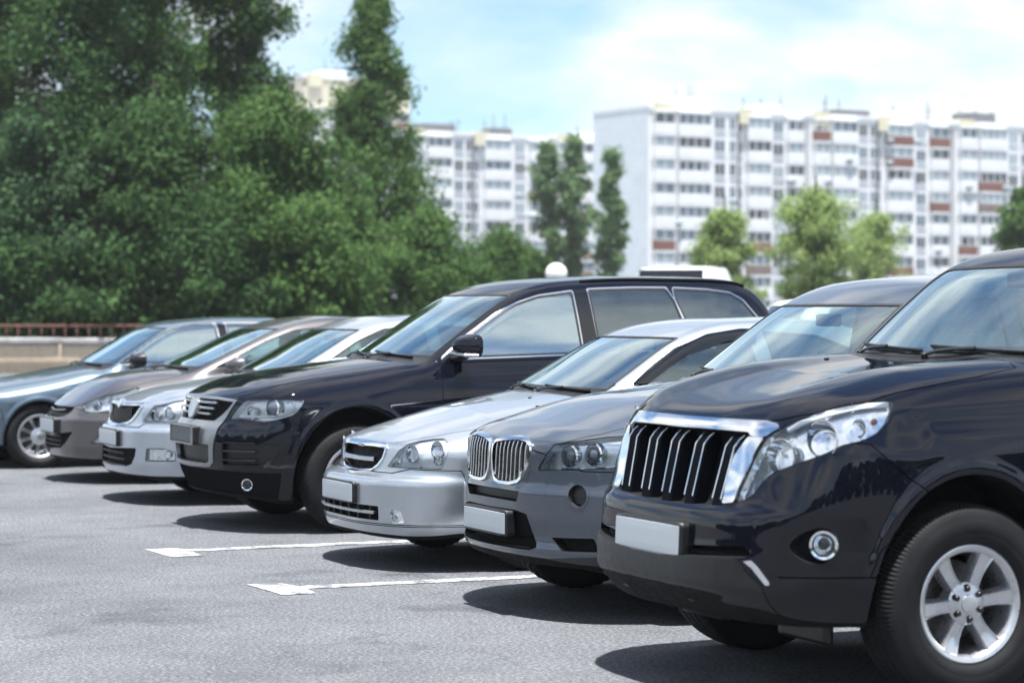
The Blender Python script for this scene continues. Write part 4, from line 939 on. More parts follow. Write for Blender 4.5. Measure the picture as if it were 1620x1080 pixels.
# ---- generic fittings
def plate(ctx, z, y0=0., w=.52, h=.112, x=None, tilt=0., mat='plate', frame='black', fw=.012, thick=.012, notch=False, back=.06, rim=None):
    B = ctx['B']; root = ctx['root']
    x0 = x if x is not None else float(B.frontx([y0], [z])[0])
    R = rotY(tilt)
    W, Hh = w + 2 * fw, h + 2 * fw
    ho = rbox((x0 - thick / 2 + back / 2, y0, z), (thick + back, W, Hh), .008, 4, R)
    o = mk('plate_holder', ho, MAT[frame], root)
    p = rbox((x0 - thick - .002, y0, z + .0), (.006, w, h), .002, 3, R)
    if notch:
        n2 = rbox((x0 - thick - .002, y0, z - h / 2 - .012), (.006, w * .8, .03), .002, 3, R); p = jn(p, n2)
    mk('number_plate', plain(p), MAT[mat], o, flat=True)
    if rim:
        t_ = .012; yz = [(-W / 2, -Hh / 2), (W / 2, -Hh / 2), (W / 2, Hh / 2), (-W / 2, Hh / 2)]; V = []
        for dx in (-thick - .008, -thick + .004):
            for q in (0, t_):
                for a, b in yz: V.append((x0 + dx, y0 + a - math.copysign(q, a), z + b - math.copysign(q, b)))
        F = []
        for k in range(4):
            n = (k + 1) % 4; F += [[k, n, 4 + n, 4 + k], [8 + k, 12 + k, 12 + n, 8 + n], [k, 8 + k, 8 + n, n], [4 + k, 4 + n, 12 + n, 12 + k]]
        mk('plate_rim', Msh(np.array(V), None, F), MAT[rim], o)
    return o

def fog(ctx, y, z, r, x=None, ax=(-1, .35, 0), ring='chrome', par=None, inset=0.):
    B = ctx['B']; x0 = (x if x is not None else float(B.frontx([y], [z])[0])) + inset
    ob = put('fog_lamp', lathe([(r, -.03), (r, .008), (r * .95, .014), (r * .78, .012), (r * .74, .0), (r * .72, -.02)], (x0, y, z), ax, 36), MAT[ring], ctx['root'])
    sub('reflector_bowl', lathe([(r * .74, -.004), (r * .5, -.03), (r * .2, -.04), (.001, -.041)], (x0, y, z), ax, 30), MAT['reflector'], ob)
    sub('lens', lathe([(r * .75, .0), (r * .6, .006), (r * .3, .01), (.001, .011)], (x0, y, z), ax, 30), MAT['lens'], ob)
    return ob

def wiper(ctx, y0, y1, arm_y, rise=.03):
    """blade lying along the foot of the windshield from y0 to y1, arm pivot at arm_y"""
    B, sp, root = ctx['B'], ctx['sp'], ctx['root']
    zc = sp['cowl_z']; pts = []
    for i, yy in enumerate(np.linspace(y0, y1, 9)):
        t = i / 8; z = zc - .006 + rise * (t if arm_y >= max(y0, y1) - .3 else 1 - t)
        pts.append((wsx(B, yy, z) - .012, yy, z + .008))
    pts = np.array(pts); up = np.tile([-.75, 0, .66], (len(pts), 1))
    o = mk('wiper', sweep(pts, rect(.010, .024), up), MAT['black'], root)
    mid = pts[4] + [-.010, 0, .008]
    a0 = np.array([wsx(B, arm_y, zc) - .05, arm_y, zc - .012])
    path = np.array([a0, a0 * .75 + mid * .25 + [-.004, 0, .008], a0 * .4 + mid * .6 + [-.006, 0, .008], mid])
    mk('wiper_arm', sweep(path, rect(.018, .011), (-.6, 0, .8)), MAT['black'], o)
    mk('wiper_pivot', lathe([(.015, -.03), (.015, .004), (.010, .010), (.001, .011)], a0, (-.3, 0, 1), 14), MAT['black'], o)

def wsx(B, y, z):
    """x of the windshield at y, z"""
    xs = np.arange(B.sp['wx'][0] - .02, 2.6, .004)
    d = B.samp(B.D, np.stack([xs, np.full_like(xs, abs(y)), np.full_like(xs, z)], 1))
    i = max(np.argmax(d < 0), 1); return float(xs[i])

def door_mirror(ctx, x, z, size=(.16, .24, .17), cap=None, y=None, band=None, arm='black', lean=.0):
    def put(n_, M_, m_, r_, **k): return [mk(n_, mir(M_), m_, r_, **k)]
    def sub(n_, M_, m_, p_, **k): return [mk(n_, mir(M_), m_, p_[0], **k)]
    B, root = ctx['B'], ctx['root']
    y0 = y if y is not None else float(B.side([x], [z])[0])
    lx, ly, lz = size
    # housing: rounded shell, blunt at the back
    n, m = 28, 18; V = []; F = []
    for i in range(n):
        th = 2 * math.pi * i / n
        for j in range(m + 1):
            t = j / m                       # 0 front tip .. 1 glass rim
            rr = (math.sin(t * math.pi / 2))**.62
            cy, sz = math.cos(th), math.sin(th)
            e = 2 / 3.2
            py = math.copysign(abs(cy)**e, cy) * ly / 2 * rr; pz = math.copysign(abs(sz)**e, sz) * lz / 2 * rr
            pz *= 1 - .12 * (py / ly + .0)   # a little lower at the outer end
            V.append((-lx * (1 - t)**1.0 * .95 + .10 * py, py, pz))
    for i in range(n):
        i2 = (i + 1) % n
        for j in range(m): F.append([i * (m + 1) + j, i * (m + 1) + j + 1, i2 * (m + 1) + j + 1, i2 * (m + 1) + j])
    c = np.array([x + lx * .5, y0 + ly * .5 + .075, z + lz * .5 - .01])
    sh = Msh(np.array(V) + c, None, F)
    obs = put('door_mirror', sh, cap or ctx['paint'], root)
    gl = Msh(np.array([V[i * (m + 1) + m] for i in range(n)]) * [1, .93, .93] + c + [-.004, 0, 0], None, [list(range(n))])
    sub('mirror_glass', gl, MAT['mirror'], obs, flat=True)
    # foot
    path = np.array([[x + lx * .1, y0 - .03, z - .02], [x + lx * .25, y0 + .05, z - .012], [x + lx * .42, y0 + .13, z + .012]])
    sub('mirror_foot', sweep(path, rect(.085, .04, .4), (0, 0, 1)), MAT[arm], obs)
    if band:
        zz = z + lz * .16
        path = []
        for t in np.linspace(0, 1, 12):
            a = -.1 + 1.75 * t
            path.append((c[0] - lx * .80 * math.cos(a)**.8 if a < 1.57 else c[0], c[1] - .05 + (ly * .54) * min(1, math.sin(max(a, 0)) + .0) * 1.0 + .05, zz))
        path = [(c[0] - lx * .78 + .10 * (yy), c[1] + yy, zz - .004 * i) for i, yy in enumerate(np.linspace(-ly * .36, ly * .44, 5))]
        path += [(c[0] - lx * .45 + .05, c[1] + ly * .515, zz - .02)]
        sub('indicator_strip', sweep(path, rect(.02, .022, .3), (0, 0, 1)), MAT[band], obs)
    return obs

def cabin(ctx, front=1.75, floor=.35, seat_z=.62, w=.68, dash_x=None, rows=2, head=1.12, wheel=True, seat='seat'):
    """dashboard, steering wheel, seats"""
    sp, root, B = ctx['sp'], ctx['root'], ctx['B']
    zc = sp['cowl_z']; dx = dash_x or wsx(B, 0, zc + .03)
    ds = []
    for yy in np.linspace(-w - .04, w + .04, 9): ds.append((dx + .30, yy, zc - .10))
    ds = np.array(ds)
    dash = sweep(ds, [(-.34, -.10), (.20, -.28), (.26, .0), (.18, .045 + .0), (.05, .055), (-.30, .075), (-.36, .05)], (0, 0, 1))
    o = mk('dashboard', plain(dash), MAT['cabin'], root)
    if wheel:
        a = np.array([.92, 0, -.38]); cpos = np.array([dx + .56, -.36, zc - .06])
        ring = []
        e1 = np.array([0, 1., 0]); e2 = np.cross(a, e1)
        for t in np.linspace(0, 2 * math.pi, 33): ring.append(cpos + (e1 * math.cos(t) + e2 * math.sin(t)) * .185)
        wl = sweep(np.array(ring), circ(.015, 8), a)
        sp1 = sweep(np.array([cpos - e1 * .18, cpos + e1 * .18]), rect(.03, .05), a)
        mk('steering_wheel', jn(wl, sp1, lathe([(.075, -.02), (.07, .03), (.001, .035)], cpos, -a, 20)), MAT['cabin'], root)
    for r in range(rows):
        xs = front + r * .88
        for s in (-1, 1):
            y = s * .36
            A = rotY(.28)
            st = jn(rbox((xs, y, seat_z), (.5, .48, .16), .06), rbox((xs + .30, y, seat_z + .33), (.14, .48, .60), .06, 5, A))
            so = mk('car_seat', plain(st), MAT[seat], root)
            mk('headrest', rbox((xs + .41, y, seat_z + .33 + .40), (.10, .26, .17), .05, 5, A), MAT[seat], so)
    mk('inside_mirror', rbox((wsx(B, 0, sp['ws_top'] - .06) + .09, 0, sp['ws_top'] - .09), (.03, .24, .07), .02), MAT['black'], root)
    return o

# ---- wheels
def tyre_mesh(R, w, rr, tread=True, n=396):
    """revolved about y; outer wall towards -y"""
    hw = w / 2
    prof = [(rr - .004, -hw * .80), (rr + .006, -hw * .86), (rr + .02, -hw * .95), (rr + (R - rr) * .28, -hw * 1.02), (rr + (R - rr) * .31, -hw * 1.012), (rr + (R - rr) * .34, -hw * 1.025),
            (rr + (R - rr) * .58, -hw * 1.02), (rr + (R - rr) * .61, -hw * 1.008), (rr + (R - rr) * .72, -hw * .985),
            (R - .026, -hw * .935), (R - .014, -hw * .89), (R - .006, -hw * .80), (R - .002, -hw * .62), (R - .001, -hw * .45), (R - .009, -hw * .42), (R - .009, -hw * .36), (R, -hw * .33), (R, -hw * .06), (R - .009, -hw * .03)]
    prof = prof + [(a, -b) for a, b in prof[::-1]]
    prof = np.array(prof); m = len(prof); V = np.zeros((n, m, 3))
    per = 3
    for k in range(n):
        t = 2 * math.pi * k / n
        r = prof[:, 0].copy()
        if tread:
            for i in range(m):
                b = prof[i, 1]
                if prof[i, 0] > R - .02:
                    ph = (k + (1 if b > 0 else 0) + (1 if abs(b) < hw * .4 else 0)) % per
                    if ph == 0 and abs(b) > hw * .40: r[i] -= .007
                    elif ph == 0: r[i] -= .006
        V[k, :, 0] = r * math.cos(t); V[k, :, 2] = r * math.sin(t); V[k, :, 1] = prof[:, 1]
    F = []
    for k in range(n):
        k2 = (k + 1) % n
        for i in range(m - 1): F.append([k * m + i, k * m + i + 1, k2 * m + i + 1, k2 * m + i])
    return Msh(V.reshape(-1, 3), None, F)

def rim_mesh(rr, w, n_sp, kind='wide', dish=.02):
    """barrel, spokes and hub in one casting; outer face towards -y"""
    hw = w / 2 * .86; ms = []
    ms.append(lathe([(rr - .03, hw), (rr - .028, -hw * .55), (rr - .016, -hw * .80), (rr - .006, -hw * .9), (rr + .001, -hw * .94), (rr + .004, -hw * .99), (rr - .002, -hw * 1.02), (rr - .012, -hw * .985), (rr - .022, -hw * .93), (rr - .03, -hw * .75), (rr - .034, hw * .9)], (0, 0, 0), (0, 1, 0), 72))
    yf = -hw * .82
    hub = .074 if kind == 'wide' else .075
    ms.append(lathe([(hub + .012, yf + .07), (hub + .010, yf + .012), (hub, yf + .002), (.036, yf - .006), (.034, yf - .012), (.028, yf - .014), (.001, yf - .014)], (0, 0, 0), (0, 1, 0), 36))
    for k in range(n_sp):
        t = 2 * math.pi * k / n_sp + (.10 if kind == 'wide' else .2)
        d = np.array([math.cos(t), 0, math.sin(t)]); s = np.array([-math.sin(t), 0, math.cos(t)])
        r0, r1 = hub * .8, rr - .018
        rs = np.linspace(r0, r1, 9)
        rows = []
        for i, r in enumerate(rs):
            q = i / 8
            if kind == 'wide': wd = .030 - .003 * math.sin(q * math.pi * .8) + .013 * q**2
            elif kind == 'star': wd = .024 - .006 * math.sin(q * math.pi) + .004 * q
            else: wd = .017 - .003 * math.sin(q * math.pi) + .006 * q
            y = yf + .006 - .016 * q + .012 * math.sin(q * math.pi)
            rows.append([d * r + s * a + np.array([0, y + b, 0]) for a, b in
                         ((-wd * 1.12, .045), (-wd, .012), (-wd * .78, -.004), (-wd * .62, .004), (wd * .62, .004), (wd * .78, -.004), (wd, .012), (wd * 1.12, .045))])
        V = np.array(rows).reshape(-1, 3); F = []
        for i in range(8):
            for j in range(7): F.append([i * 8 + j, i * 8 + j + 1, (i + 1) * 8 + j + 1, (i + 1) * 8 + j])
        ms.append(Msh(V, None, F))
    return jn(*ms)

def wheels(ctx, n_sp=6, kind='wide', track=None, tread=True, steer=0.0, seg=396):
    sp, root = ctx['sp'], ctx['root']
    R, w, rr = sp['tyre']; hz = R - .006
    hub = lathe([(.001, .06), (rr * .70, .05), (rr * .70, .03), (rr * .3, .02), (.07, -.02), (.001, -.02)], (0, 0, 0), (0, 1, 0), 40)
    ty, rm = tyre_mesh(R, w, rr, tread, seg), rim_mesh(rr, w, n_sp, kind)
    lugs = [lathe([(.018, .012), (.0175, .0005), (.0125, -.0005), (.0115, -.012), (.008, -.016), (.001, -.016)], (.060 * math.cos(a), -w / 2 * .86 * .82 + .001, .060 * math.sin(a)), (0, 1, 0), 10) for a in [2 * math.pi * (k + .5) / 6 + .1 for k in range(6)]]
    first = None
    ty2 = tr = None
    for xw in sp['axles']:
        for s in (-1, 1):
            yc = s * ((track or sp['W'] * 2 - w - .06) / 2)
            rz = 0 if s < 0 else math.pi
            if first is None:
                o = mk('wheel', hub, MAT['disc'], root)
                mk('tyre', ty, MAT['rubber'], o); mk('rim', rm, MAT['alloy'], o)
                if kind == 'wide':
                    [mk('lug_nut', lg, MAT['black'], o) for lg in lugs]
                first = o
            else: o = copy_tree(first, root)
            o.location = (xw, yc, hz); o.rotation_euler = (0, 0, rz)
EXPO = 1.45; CLOUD = (-2.3, 4.1); SKY = .05; SKYTINT = (.98, 1.18, 1.28, 1); HAZE = .0003; CLW = 9.8
# ---------------------------------------------------------------- camera
CAMH = 1.517; YAW = math.radians(23.607); FPX = 3826.6
CARPOS = dict(prado=(4.480, 8.796, 0), x3=(4.802, 11.282, 0), lac=(4.879, 13.754, 0), tou=(4.701, 16.55, 0), oct=(4.807, 19.059, 0), ela=(4.892, 21.574, 0), bmw=(4.333, 24.103, 0))
cam = bpy.data.cameras.new('camera'); co = bpy.data.objects.new('camera', cam); COL.objects.link(co)
co.location = (0, 0, CAMH)
pitch = math.atan((540 - 492.5) / FPX)
co.rotation_euler = (math.radians(90) - pitch, 0, -YAW)
cam.sensor_width = 36; cam.lens = FPX / 1620 * 36; cam.clip_end = 3000; cam.clip_start = .1
cam.dof.use_dof = True; cam.dof.focus_distance = 12.7; cam.dof.aperture_fstop = 2.8
SC.camera = co
SC.view_settings.view_transform = 'Standard'; SC.view_settings.look = 'None'; SC.view_settings.exposure = EXPO; SC.view_settings.gamma = 1
CF = np.array([math.sin(YAW), math.cos(YAW)]); CR = np.array([math.cos(YAW), -math.sin(YAW)])
def at(px, dist):
    """ground point on the bearing of picture column px (1620 wide), dist metres out"""
    p = CF * dist + CR * (px - 810) / FPX * dist
    return float(p[0]), float(p[1])

SC.cycles.sample_clamp_direct = 2.5; SC.cycles.sample_clamp_indirect = 2.5
# ---------------------------------------------------------------- sky and sun
SUN_AZ = math.radians(-108); SUN_EL = math.radians(81)      # azimuth from +X towards +Y
wd = bpy.data.worlds.new('World'); SC.world = wd; wd.use_nodes = True
nt = wd.node_tree; nt.nodes.clear(); N = nt.nodes; L = nt.links
out = N.new('ShaderNodeOutputWorld'); bg = N.new('ShaderNodeBackground'); L.new(bg.outputs[0], out.inputs[0])
sky = N.new('ShaderNodeTexSky'); sky.sky_type = 'NISHITA'; sky.sun_disc = False
sky.sun_elevation = SUN_EL; sky.sun_rotation = math.pi / 2 - SUN_AZ; sky.dust_density = .2; sky.ozone_density = 3.0; sky.air_density = 1.0
bg.inputs[1].default_value = SKY
tc = N.new('ShaderNodeTexCoord'); sx = N.new('ShaderNodeSeparateXYZ'); L.new(tc.outputs['Generated'], sx.inputs[0])
mz = N.new('ShaderNodeMath'); mz.operation = 'MAXIMUM'; mz.inputs[1].default_value = 0; L.new(sx.outputs[2], mz.inputs[0])
az = N.new('ShaderNodeMath'); az.operation = 'ADD'; az.inputs[1].default_value = .30; L.new(mz.outputs[0], az.inputs[0])
dv = N.new('ShaderNodeVectorMath'); dv.operation = 'DIVIDE'; cx = N.new('ShaderNodeCombineXYZ')
for k in range(3): L.new(az.outputs[0], cx.inputs[k])
L.new(tc.outputs['Generated'], dv.inputs[0]); L.new(cx.outputs[0], dv.inputs[1])
mp = N.new('ShaderNodeMapping'); L.new(dv.outputs[0], mp.inputs[0]); mp.inputs['Location'].default_value = (CLOUD[0], CLOUD[1], 0); mp.inputs['Scale'].default_value = (1, 1, .0)
c1 = noise(nt, 1.9, 10, .55, dist=.15, vec=mp.outputs[0])
cm = ramp(nt, c1, [(.39, (0, 0, 0)), (.475, (.38, .38, .38)), (.575, (1, 1, 1))])
gn = N.new('ShaderNodeMix'); gn.data_type = 'RGBA'; gn.blend_type = 'MULTIPLY'; gn.inputs[0].default_value = 1
L.new(sky.outputs[0], gn.inputs[6]); gn.inputs[7].default_value = SKYTINT
mx = N.new('ShaderNodeMix'); mx.data_type = 'RGBA'
L.new(cm, mx.inputs[0]); L.new(gn.outputs[2], mx.inputs[6])
cs = ramp(nt, noise(nt, 2.6, 6, .6, vec=mp.outputs[0]), [(.3, tuple(CLW * q for q in (.66, .74, .82))), (.62, (CLW, CLW, CLW))])
L.new(cs, mx.inputs[7]); L.new(mx.outputs[2], bg.inputs[0])
sd = bpy.data.lights.new('sun', 'SUN'); so = bpy.data.objects.new('sun', sd); COL.objects.link(so)
sd.energy = 4.6; sd.angle = math.radians(1.6); sd.color = (1, .98, .945)
dirv = (math.cos(SUN_EL) * math.cos(SUN_AZ), math.cos(SUN_EL) * math.sin(SUN_AZ), math.sin(SUN_EL))
import mathutils
so.rotation_euler = mathutils.Vector(dirv).to_track_quat('Z', 'Y').to_euler(); so.location = (-20, -40, 60)

# ---------------------------------------------------------------- ground
def asphalt(name='asphalt', k=1.2):
    m, nt, N, L, out = nm(name)
    p = pbsdf(nt, (.12, .12, .125), .88, spec=.25)
    tc = N.new('ShaderNodeTexCoord'); ob = tc.outputs['Object']
    n1 = noise(nt, 50, 6, .85, vec=ob); n2 = noise(nt, .5, 6, .62, vec=ob); n3 = noise(nt, 3.2, 5, .65, vec=ob)
    c1 = ramp(nt, n1, [(.38, (.018 * k, .019 * k, .023 * k)), (.46, (.072 * k, .075 * k, .082 * k)), (.54, (.100 * k, .104 * k, .112 * k)), (.63, (.25 * k, .25 * k, .26 * k))])
    c2 = ramp(nt, n2, [(.3, (.70, .72, .735)), (.7, (1.12, 1.13, 1.14))])
    c3 = ramp(nt, n3, [(.3, (.84, .84, .86)), (.5, (1, 1, 1)), (.75, (1.1, 1.1, 1.09))])
    mu = N.new('ShaderNodeMix'); mu.data_type = 'RGBA'; mu.blend_type = 'MULTIPLY'; mu.inputs[0].default_value = 1
    L.new(c1, mu.inputs[6]); L.new(c2, mu.inputs[7])
    m2 = N.new('ShaderNodeMix'); m2.data_type = 'RGBA'; m2.blend_type = 'MULTIPLY'; m2.inputs[0].default_value = 1
    L.new(mu.outputs[2], m2.inputs[6]); L.new(c3, m2.inputs[7])
    # oil stains and hairline cracks
    st = ramp(nt, noise(nt, 1.1, 3, .5, vec=ob), [(.60, (1, 1, 1)), (.72, (.55, .55, .56))])
    m3 = N.new('ShaderNodeMix'); m3.data_type = 'RGBA'; m3.blend_type = 'MULTIPLY'; m3.inputs[0].default_value = 1
    L.new(m2.outputs[2], m3.inputs[6]); L.new(st, m3.inputs[7])
    wv = N.new('ShaderNodeVectorMath'); wv.operation = 'ADD'; nz = N.new('ShaderNodeTexNoise'); nz.inputs['Scale'].default_value = 2.2; nz.inputs['Detail'].default_value = 5
    L.new(ob, nz.inputs['Vector']); L.new(ob, wv.inputs[0]); L.new(nz.outputs['Color'], wv.inputs[1])
    vo = N.new('ShaderNodeTexVoronoi'); vo.feature = 'DISTANCE_TO_EDGE'; vo.inputs['Scale'].default_value = .42; L.new(wv.outputs[0], vo.inputs['Vector'])
    ck = ramp(nt, vo.outputs['Distance'], [(.0, (.72, .72, .73)), (.007, (1, 1, 1))])
    m4 = N.new('ShaderNodeMix'); m4.data_type = 'RGBA'; m4.blend_type = 'MULTIPLY'
    L.new(mrange(nt, noise(nt, .35, 2, .5, vec=ob),   .44, .56, 0, 1), m4.inputs[0])
    L.new(m3.outputs[2], m4.inputs[6]); L.new(ck, m4.inputs[7]); L.new(m4.outputs[2], p.inputs['Base Color'])
    L.new(bump(nt, n1, .35, .01), p.inputs['Normal'])
    L.new(p.outputs[0], out.inputs[0]); return m
def sheet(name, pts, z, mat, kind='structure'):
    o = mk(name, Msh(np.array([(x, y, z) for x, y in pts]), None, [list(range(len(pts)))]), mat, flat=True); o['kind'] = kind; return o
sheet('ground', [(-700, -700), (900, -700), (900, 1200), (-700, 1200)], 0, asphalt())
# ---------------------------------------------------------------- the parked vehicles
MAT['lamp_smoke'] = simple('smoked_lamp', (.48, .54, .62), .16, .85, var=.3, scale=14)
MAT['lamp_white'] = simple('lamp_bowl_white', (.78, .80, .84), .22, .45, coat=.6, var=.10, scale=9)
PAINT = dict(
    navy=car_paint('paint_black_navy', (.0010, .0016, .0055), .0, .3, .002, .0, .8),
    grey=car_paint('paint_graphite_grey', (.072, .088, .115), .75, .36, .02),
    silver=car_paint('paint_silver', (.40, .435, .475), .8, .33, .02),
    touareg=car_paint('paint_deep_blue_black', (.0011, .0018, .0066), .0, .3, .002, .0, .8),
    ice=car_paint('paint_ice_silver', (.44, .48, .54), .8, .33, .02),
    mocha=car_paint('paint_brown_grey', (.10, .092, .096), .75, .36, .02),
    steel=car_paint('paint_steel_blue', (.11, .16, .21), .7, .35, .02),
    white=car_paint('paint_white', (.75, .76, .76), .0, .4, .02),
)
ROW = 'cars parked side by side in a row'

def car(key, label, paint):
    root = thing('parked_car', label, 'car', CARPOS[key], 0, ROW)
    return build_car(key, root, PAINT[paint]), root

def hbar(ctx, name, ys, z, off, w, h, mat, par, n=13, dz=None, dx=0.):
    """bar that follows the nose across the width at height z"""
    B = ctx['B']; y = np.linspace(-ys, ys, n); zz = z + (np.zeros(n) if dz is None else dz * (np.abs(y) / ys)**2)
    x = B.frontx(y, zz) - off + dx
    return mk(name, sweep(np.stack([x, y, zz], 1), rect(h, w), (-1, 0, 0)), MAT[mat], par)

def slats(ctx, holes, zs, ys, mat, name='grille_slat', off=-.012, w=.02, h=.012):
    for z in zs: hbar(ctx, name, ys if not callable(ys) else ys(z), z, off, w, h, mat, holes)

def rail(ctx, x0, x1, y, mat, h=.035):
    B, root = ctx['B'], ctx['root']
    xs = np.linspace(x0, x1, 14); zt = B.top(xs, np.full(14, y)); t = np.linspace(0, 1, 14)
    z = zt + h * np.minimum(1, np.minimum(t, 1 - t) / .10)**.6
    put('roof_rail', sweep(np.stack([xs, np.full(14, y), z], 1), rect(.03, .028, .4), (0, 0, 1)), MAT[mat], root)

def prado():
    ctx, root = car('prado', 'black off-road wagon with a chrome-edged grille of five upright bars', 'navy'); B = ctx['B']
    gr = ctx['out']['grille'][0][0]
    zs = np.array([.742, .78, .86, .94, .985, 1.012, 1.028])
    for yb, yt in ((0, 0), (.19, .205), (.40, .43), (-.19, -.205), (-.40, -.43)):
        t = (zs - .75) / .28
        ys = yb + (yt - yb) * t
        fx = B.frontx(ys, np.full(len(zs), .745)) + np.interp(zs, [.74, 1.03], [.035, .10])
        base = np.stack([fx + np.where(zs > 1.0, (zs - 1.0) * 1.2, 0), ys, zs], 1)
        up = np.tile([-1, 0, .25], (len(zs), 1))
        bar = sweep(base, [(-.039, -.05), (.039, -.05), (.039, .008), (.030, .016), (-.030, .016), (-.039, .008)], up)
        o = mk('grille_upright', bar, MAT['matte'], gr)
        for s in (-1, 1):
            e = base.copy(); e[:, 0] -= .016; e[:, 1] += s * .0345
            mk('chrome_edge', sweep(e[1:], rect(.0065, .012), up[1:]), MAT['chrome'], o)
    plate(ctx, .607, w=.56, h=.118, x=-.025, tilt=.04, notch=True, fw=.012, back=.08)
    fog(ctx, .838, .628, .058, x=float(B.frontx([.838], [.628])[0]) + .014, ax=(-.72, .7, 0))
    wiper(ctx, -.66, -.02, -.04, .02)
    wiper(ctx, .02, .64, .56, .02)
    cabin(ctx, front=2.15, seat_z=.92)
    door_mirror(ctx, 1.62, 1.24, (.18, .26, .22))
    # splash guard under the bumper
    for s in (-1, 1): mk('splash_guard', rbox((.46, s * .42, .27), (.03, .40, .13), .012), MAT['black'], root)
    jets(ctx, [(1.05, .40)])
    wheels(ctx, 6, 'wide', track=1.615)
    return ctx

def x3():
    ctx, root = car('x3', 'graphite grey crossover with a twin kidney grille beside the black wagon', 'grey'); B = ctx['B']
    obs, piece = ctx['out']['kidney_grille']
    y0, y1 = piece.V[:, 1].min() + .012, piece.V[:, 1].max() - .02
    for o, s in zip(obs, (-1, 1)):
        for yy in np.linspace(y0 + .018, y1 - .02, 8):
            near = piece.V[np.abs(piece.V[:, 1] - yy) < .02]
            zs = np.linspace(near[:, 2].min() + .004, near[:, 2].max() - .004, 7)
            x = B.frontx(np.full(7, yy), zs) + .006
            mk('grille_slat', sweep(np.stack([x, np.full(7, yy) * s, zs], 1), rect(.009, .022), (-1, 0, .1)), MAT['satin'], o)
    plate(ctx, .462, w=.52, h=.104, fw=.014, back=.05, x=-.012)
    wiper(ctx, -.62, .0, -.02, .03); wiper(ctx, .02, .60, .54, .03)
    cabin(ctx, front=2.2, seat_z=.78)
    door_mirror(ctx, 1.66, 1.15, (.16, .24, .18))
    jets(ctx, [(.55, .62)])
    wheels(ctx, 5, 'star', track=1.64, seg=120)
    return ctx

def lac():
    ctx, root = car('lac', 'silver sedan with oval lamps and a small two-bar chrome grille', 'silver'); B = ctx['B']
    gr = ctx['out']['grille'][0][0]
    hbar(ctx, 'grille_bar', .255, .635, .004, .022, .03, 'chrome', gr, dz=.004)
    band = ctx['out']['grille_band'][0][0]
    mk('grille_emblem', rbox((float(B.frontx([0], [.715])[0]) - .012, 0, .715), (.012, .08, .022), .01), MAT['satin'], band)
    li = ctx['out']['lower_intake'][0][0]
    hbar(ctx, 'intake_bar', .46, .34, .002, .02, .018, 'satin', li)
    for yy in np.linspace(-.4, .4, 7):
        zs = np.linspace(.30, .385, 3); mk('intake_rib', sweep(np.stack([B.frontx(np.full(3, yy), zs) + .02, np.full(3, yy), zs], 1), rect(.014, .03), (-1, 0, 0)), MAT['black'], li)
    plate(ctx, .443, w=.52, h=.106, fw=.012, back=.05, x=-.004)
    wiper(ctx, -.58, -.02, -.02, .02); wiper(ctx, .0, .56, .50, .02)
    cabin(ctx, front=2.05, seat_z=.52, w=.62)
    door_mirror(ctx, 1.62, .97, (.15, .2, .14))
    jets(ctx, [(1.12, .30)])
    wheels(ctx, 5, 'star', track=1.50, seg=120)
    return ctx

def tou():
    ctx, root = car('tou', 'deep blue black luxury crossover with chrome window surrounds and a silver plate holder', 'touareg'); B = ctx['B']
    gr = ctx['out']['grille'][0][0]
    for z, w in ((.885, .42), (.845, .39), (.805, .35)): hbar(ctx, 'grille_slat', w - .02, z, .0, .02, .016, 'satin', gr)
    xe = float(B.frontx([0], [.84])[0])
    em = mk('round_emblem', lathe([(.085, .02), (.085, -.012), (.078, -.02), (.06, -.016), (.001, -.016)], (xe - .006, 0, .842), (1, 0, -.25), 36), MAT['satin'], gr)
    plate(ctx, .657, w=.50, h=.094, fw=.02, back=.05, x=.0, mat='plate_dark', frame='black', rim='silver_trim')
    fog(ctx, .70, .335, .042, ax=(-.6, .8, 0))
    si, pc = ctx['out']['side_intake']
    for z in (.50, .56, .62):
        for o, s in zip(si, (-1, 1)):
            yy = np.linspace(.42, .78, 8); x = B.frontx(yy, np.full(8, z)) + .012
            mk('intake_slat', sweep(np.stack([x, yy * s, np.full(8, z)], 1), rect(.012, .02), (-1, 0, 0)), MAT['black'], o)
    wiper(ctx, -.64, -.0, -.02, .03); wiper(ctx, .0, .62, .56, .03)
    cabin(ctx, front=2.3, seat_z=.80)
    door_mirror(ctx, 1.70, 1.205, (.17, .26, .165), band='satin')
    for x, y in ((2.6, .9), (3.5, .9)):
        yy = float(B.side([x - .1], [1.0])[0])
        put('door_handle', sweep(np.array([[x - .22, yy, 1.02], [x - .2, yy + .03, 1.022], [x - .04, yy + .03, 1.03], [x - .02, yy, 1.03]]), rect(.03, .022), (0, 0, 1)), ctx['paint'], root)
    rail(ctx, 2.8, 4.15, .62, 'matte', .002)
    wheels(ctx, 5, 'star', track=1.67, seg=396)
    return ctx

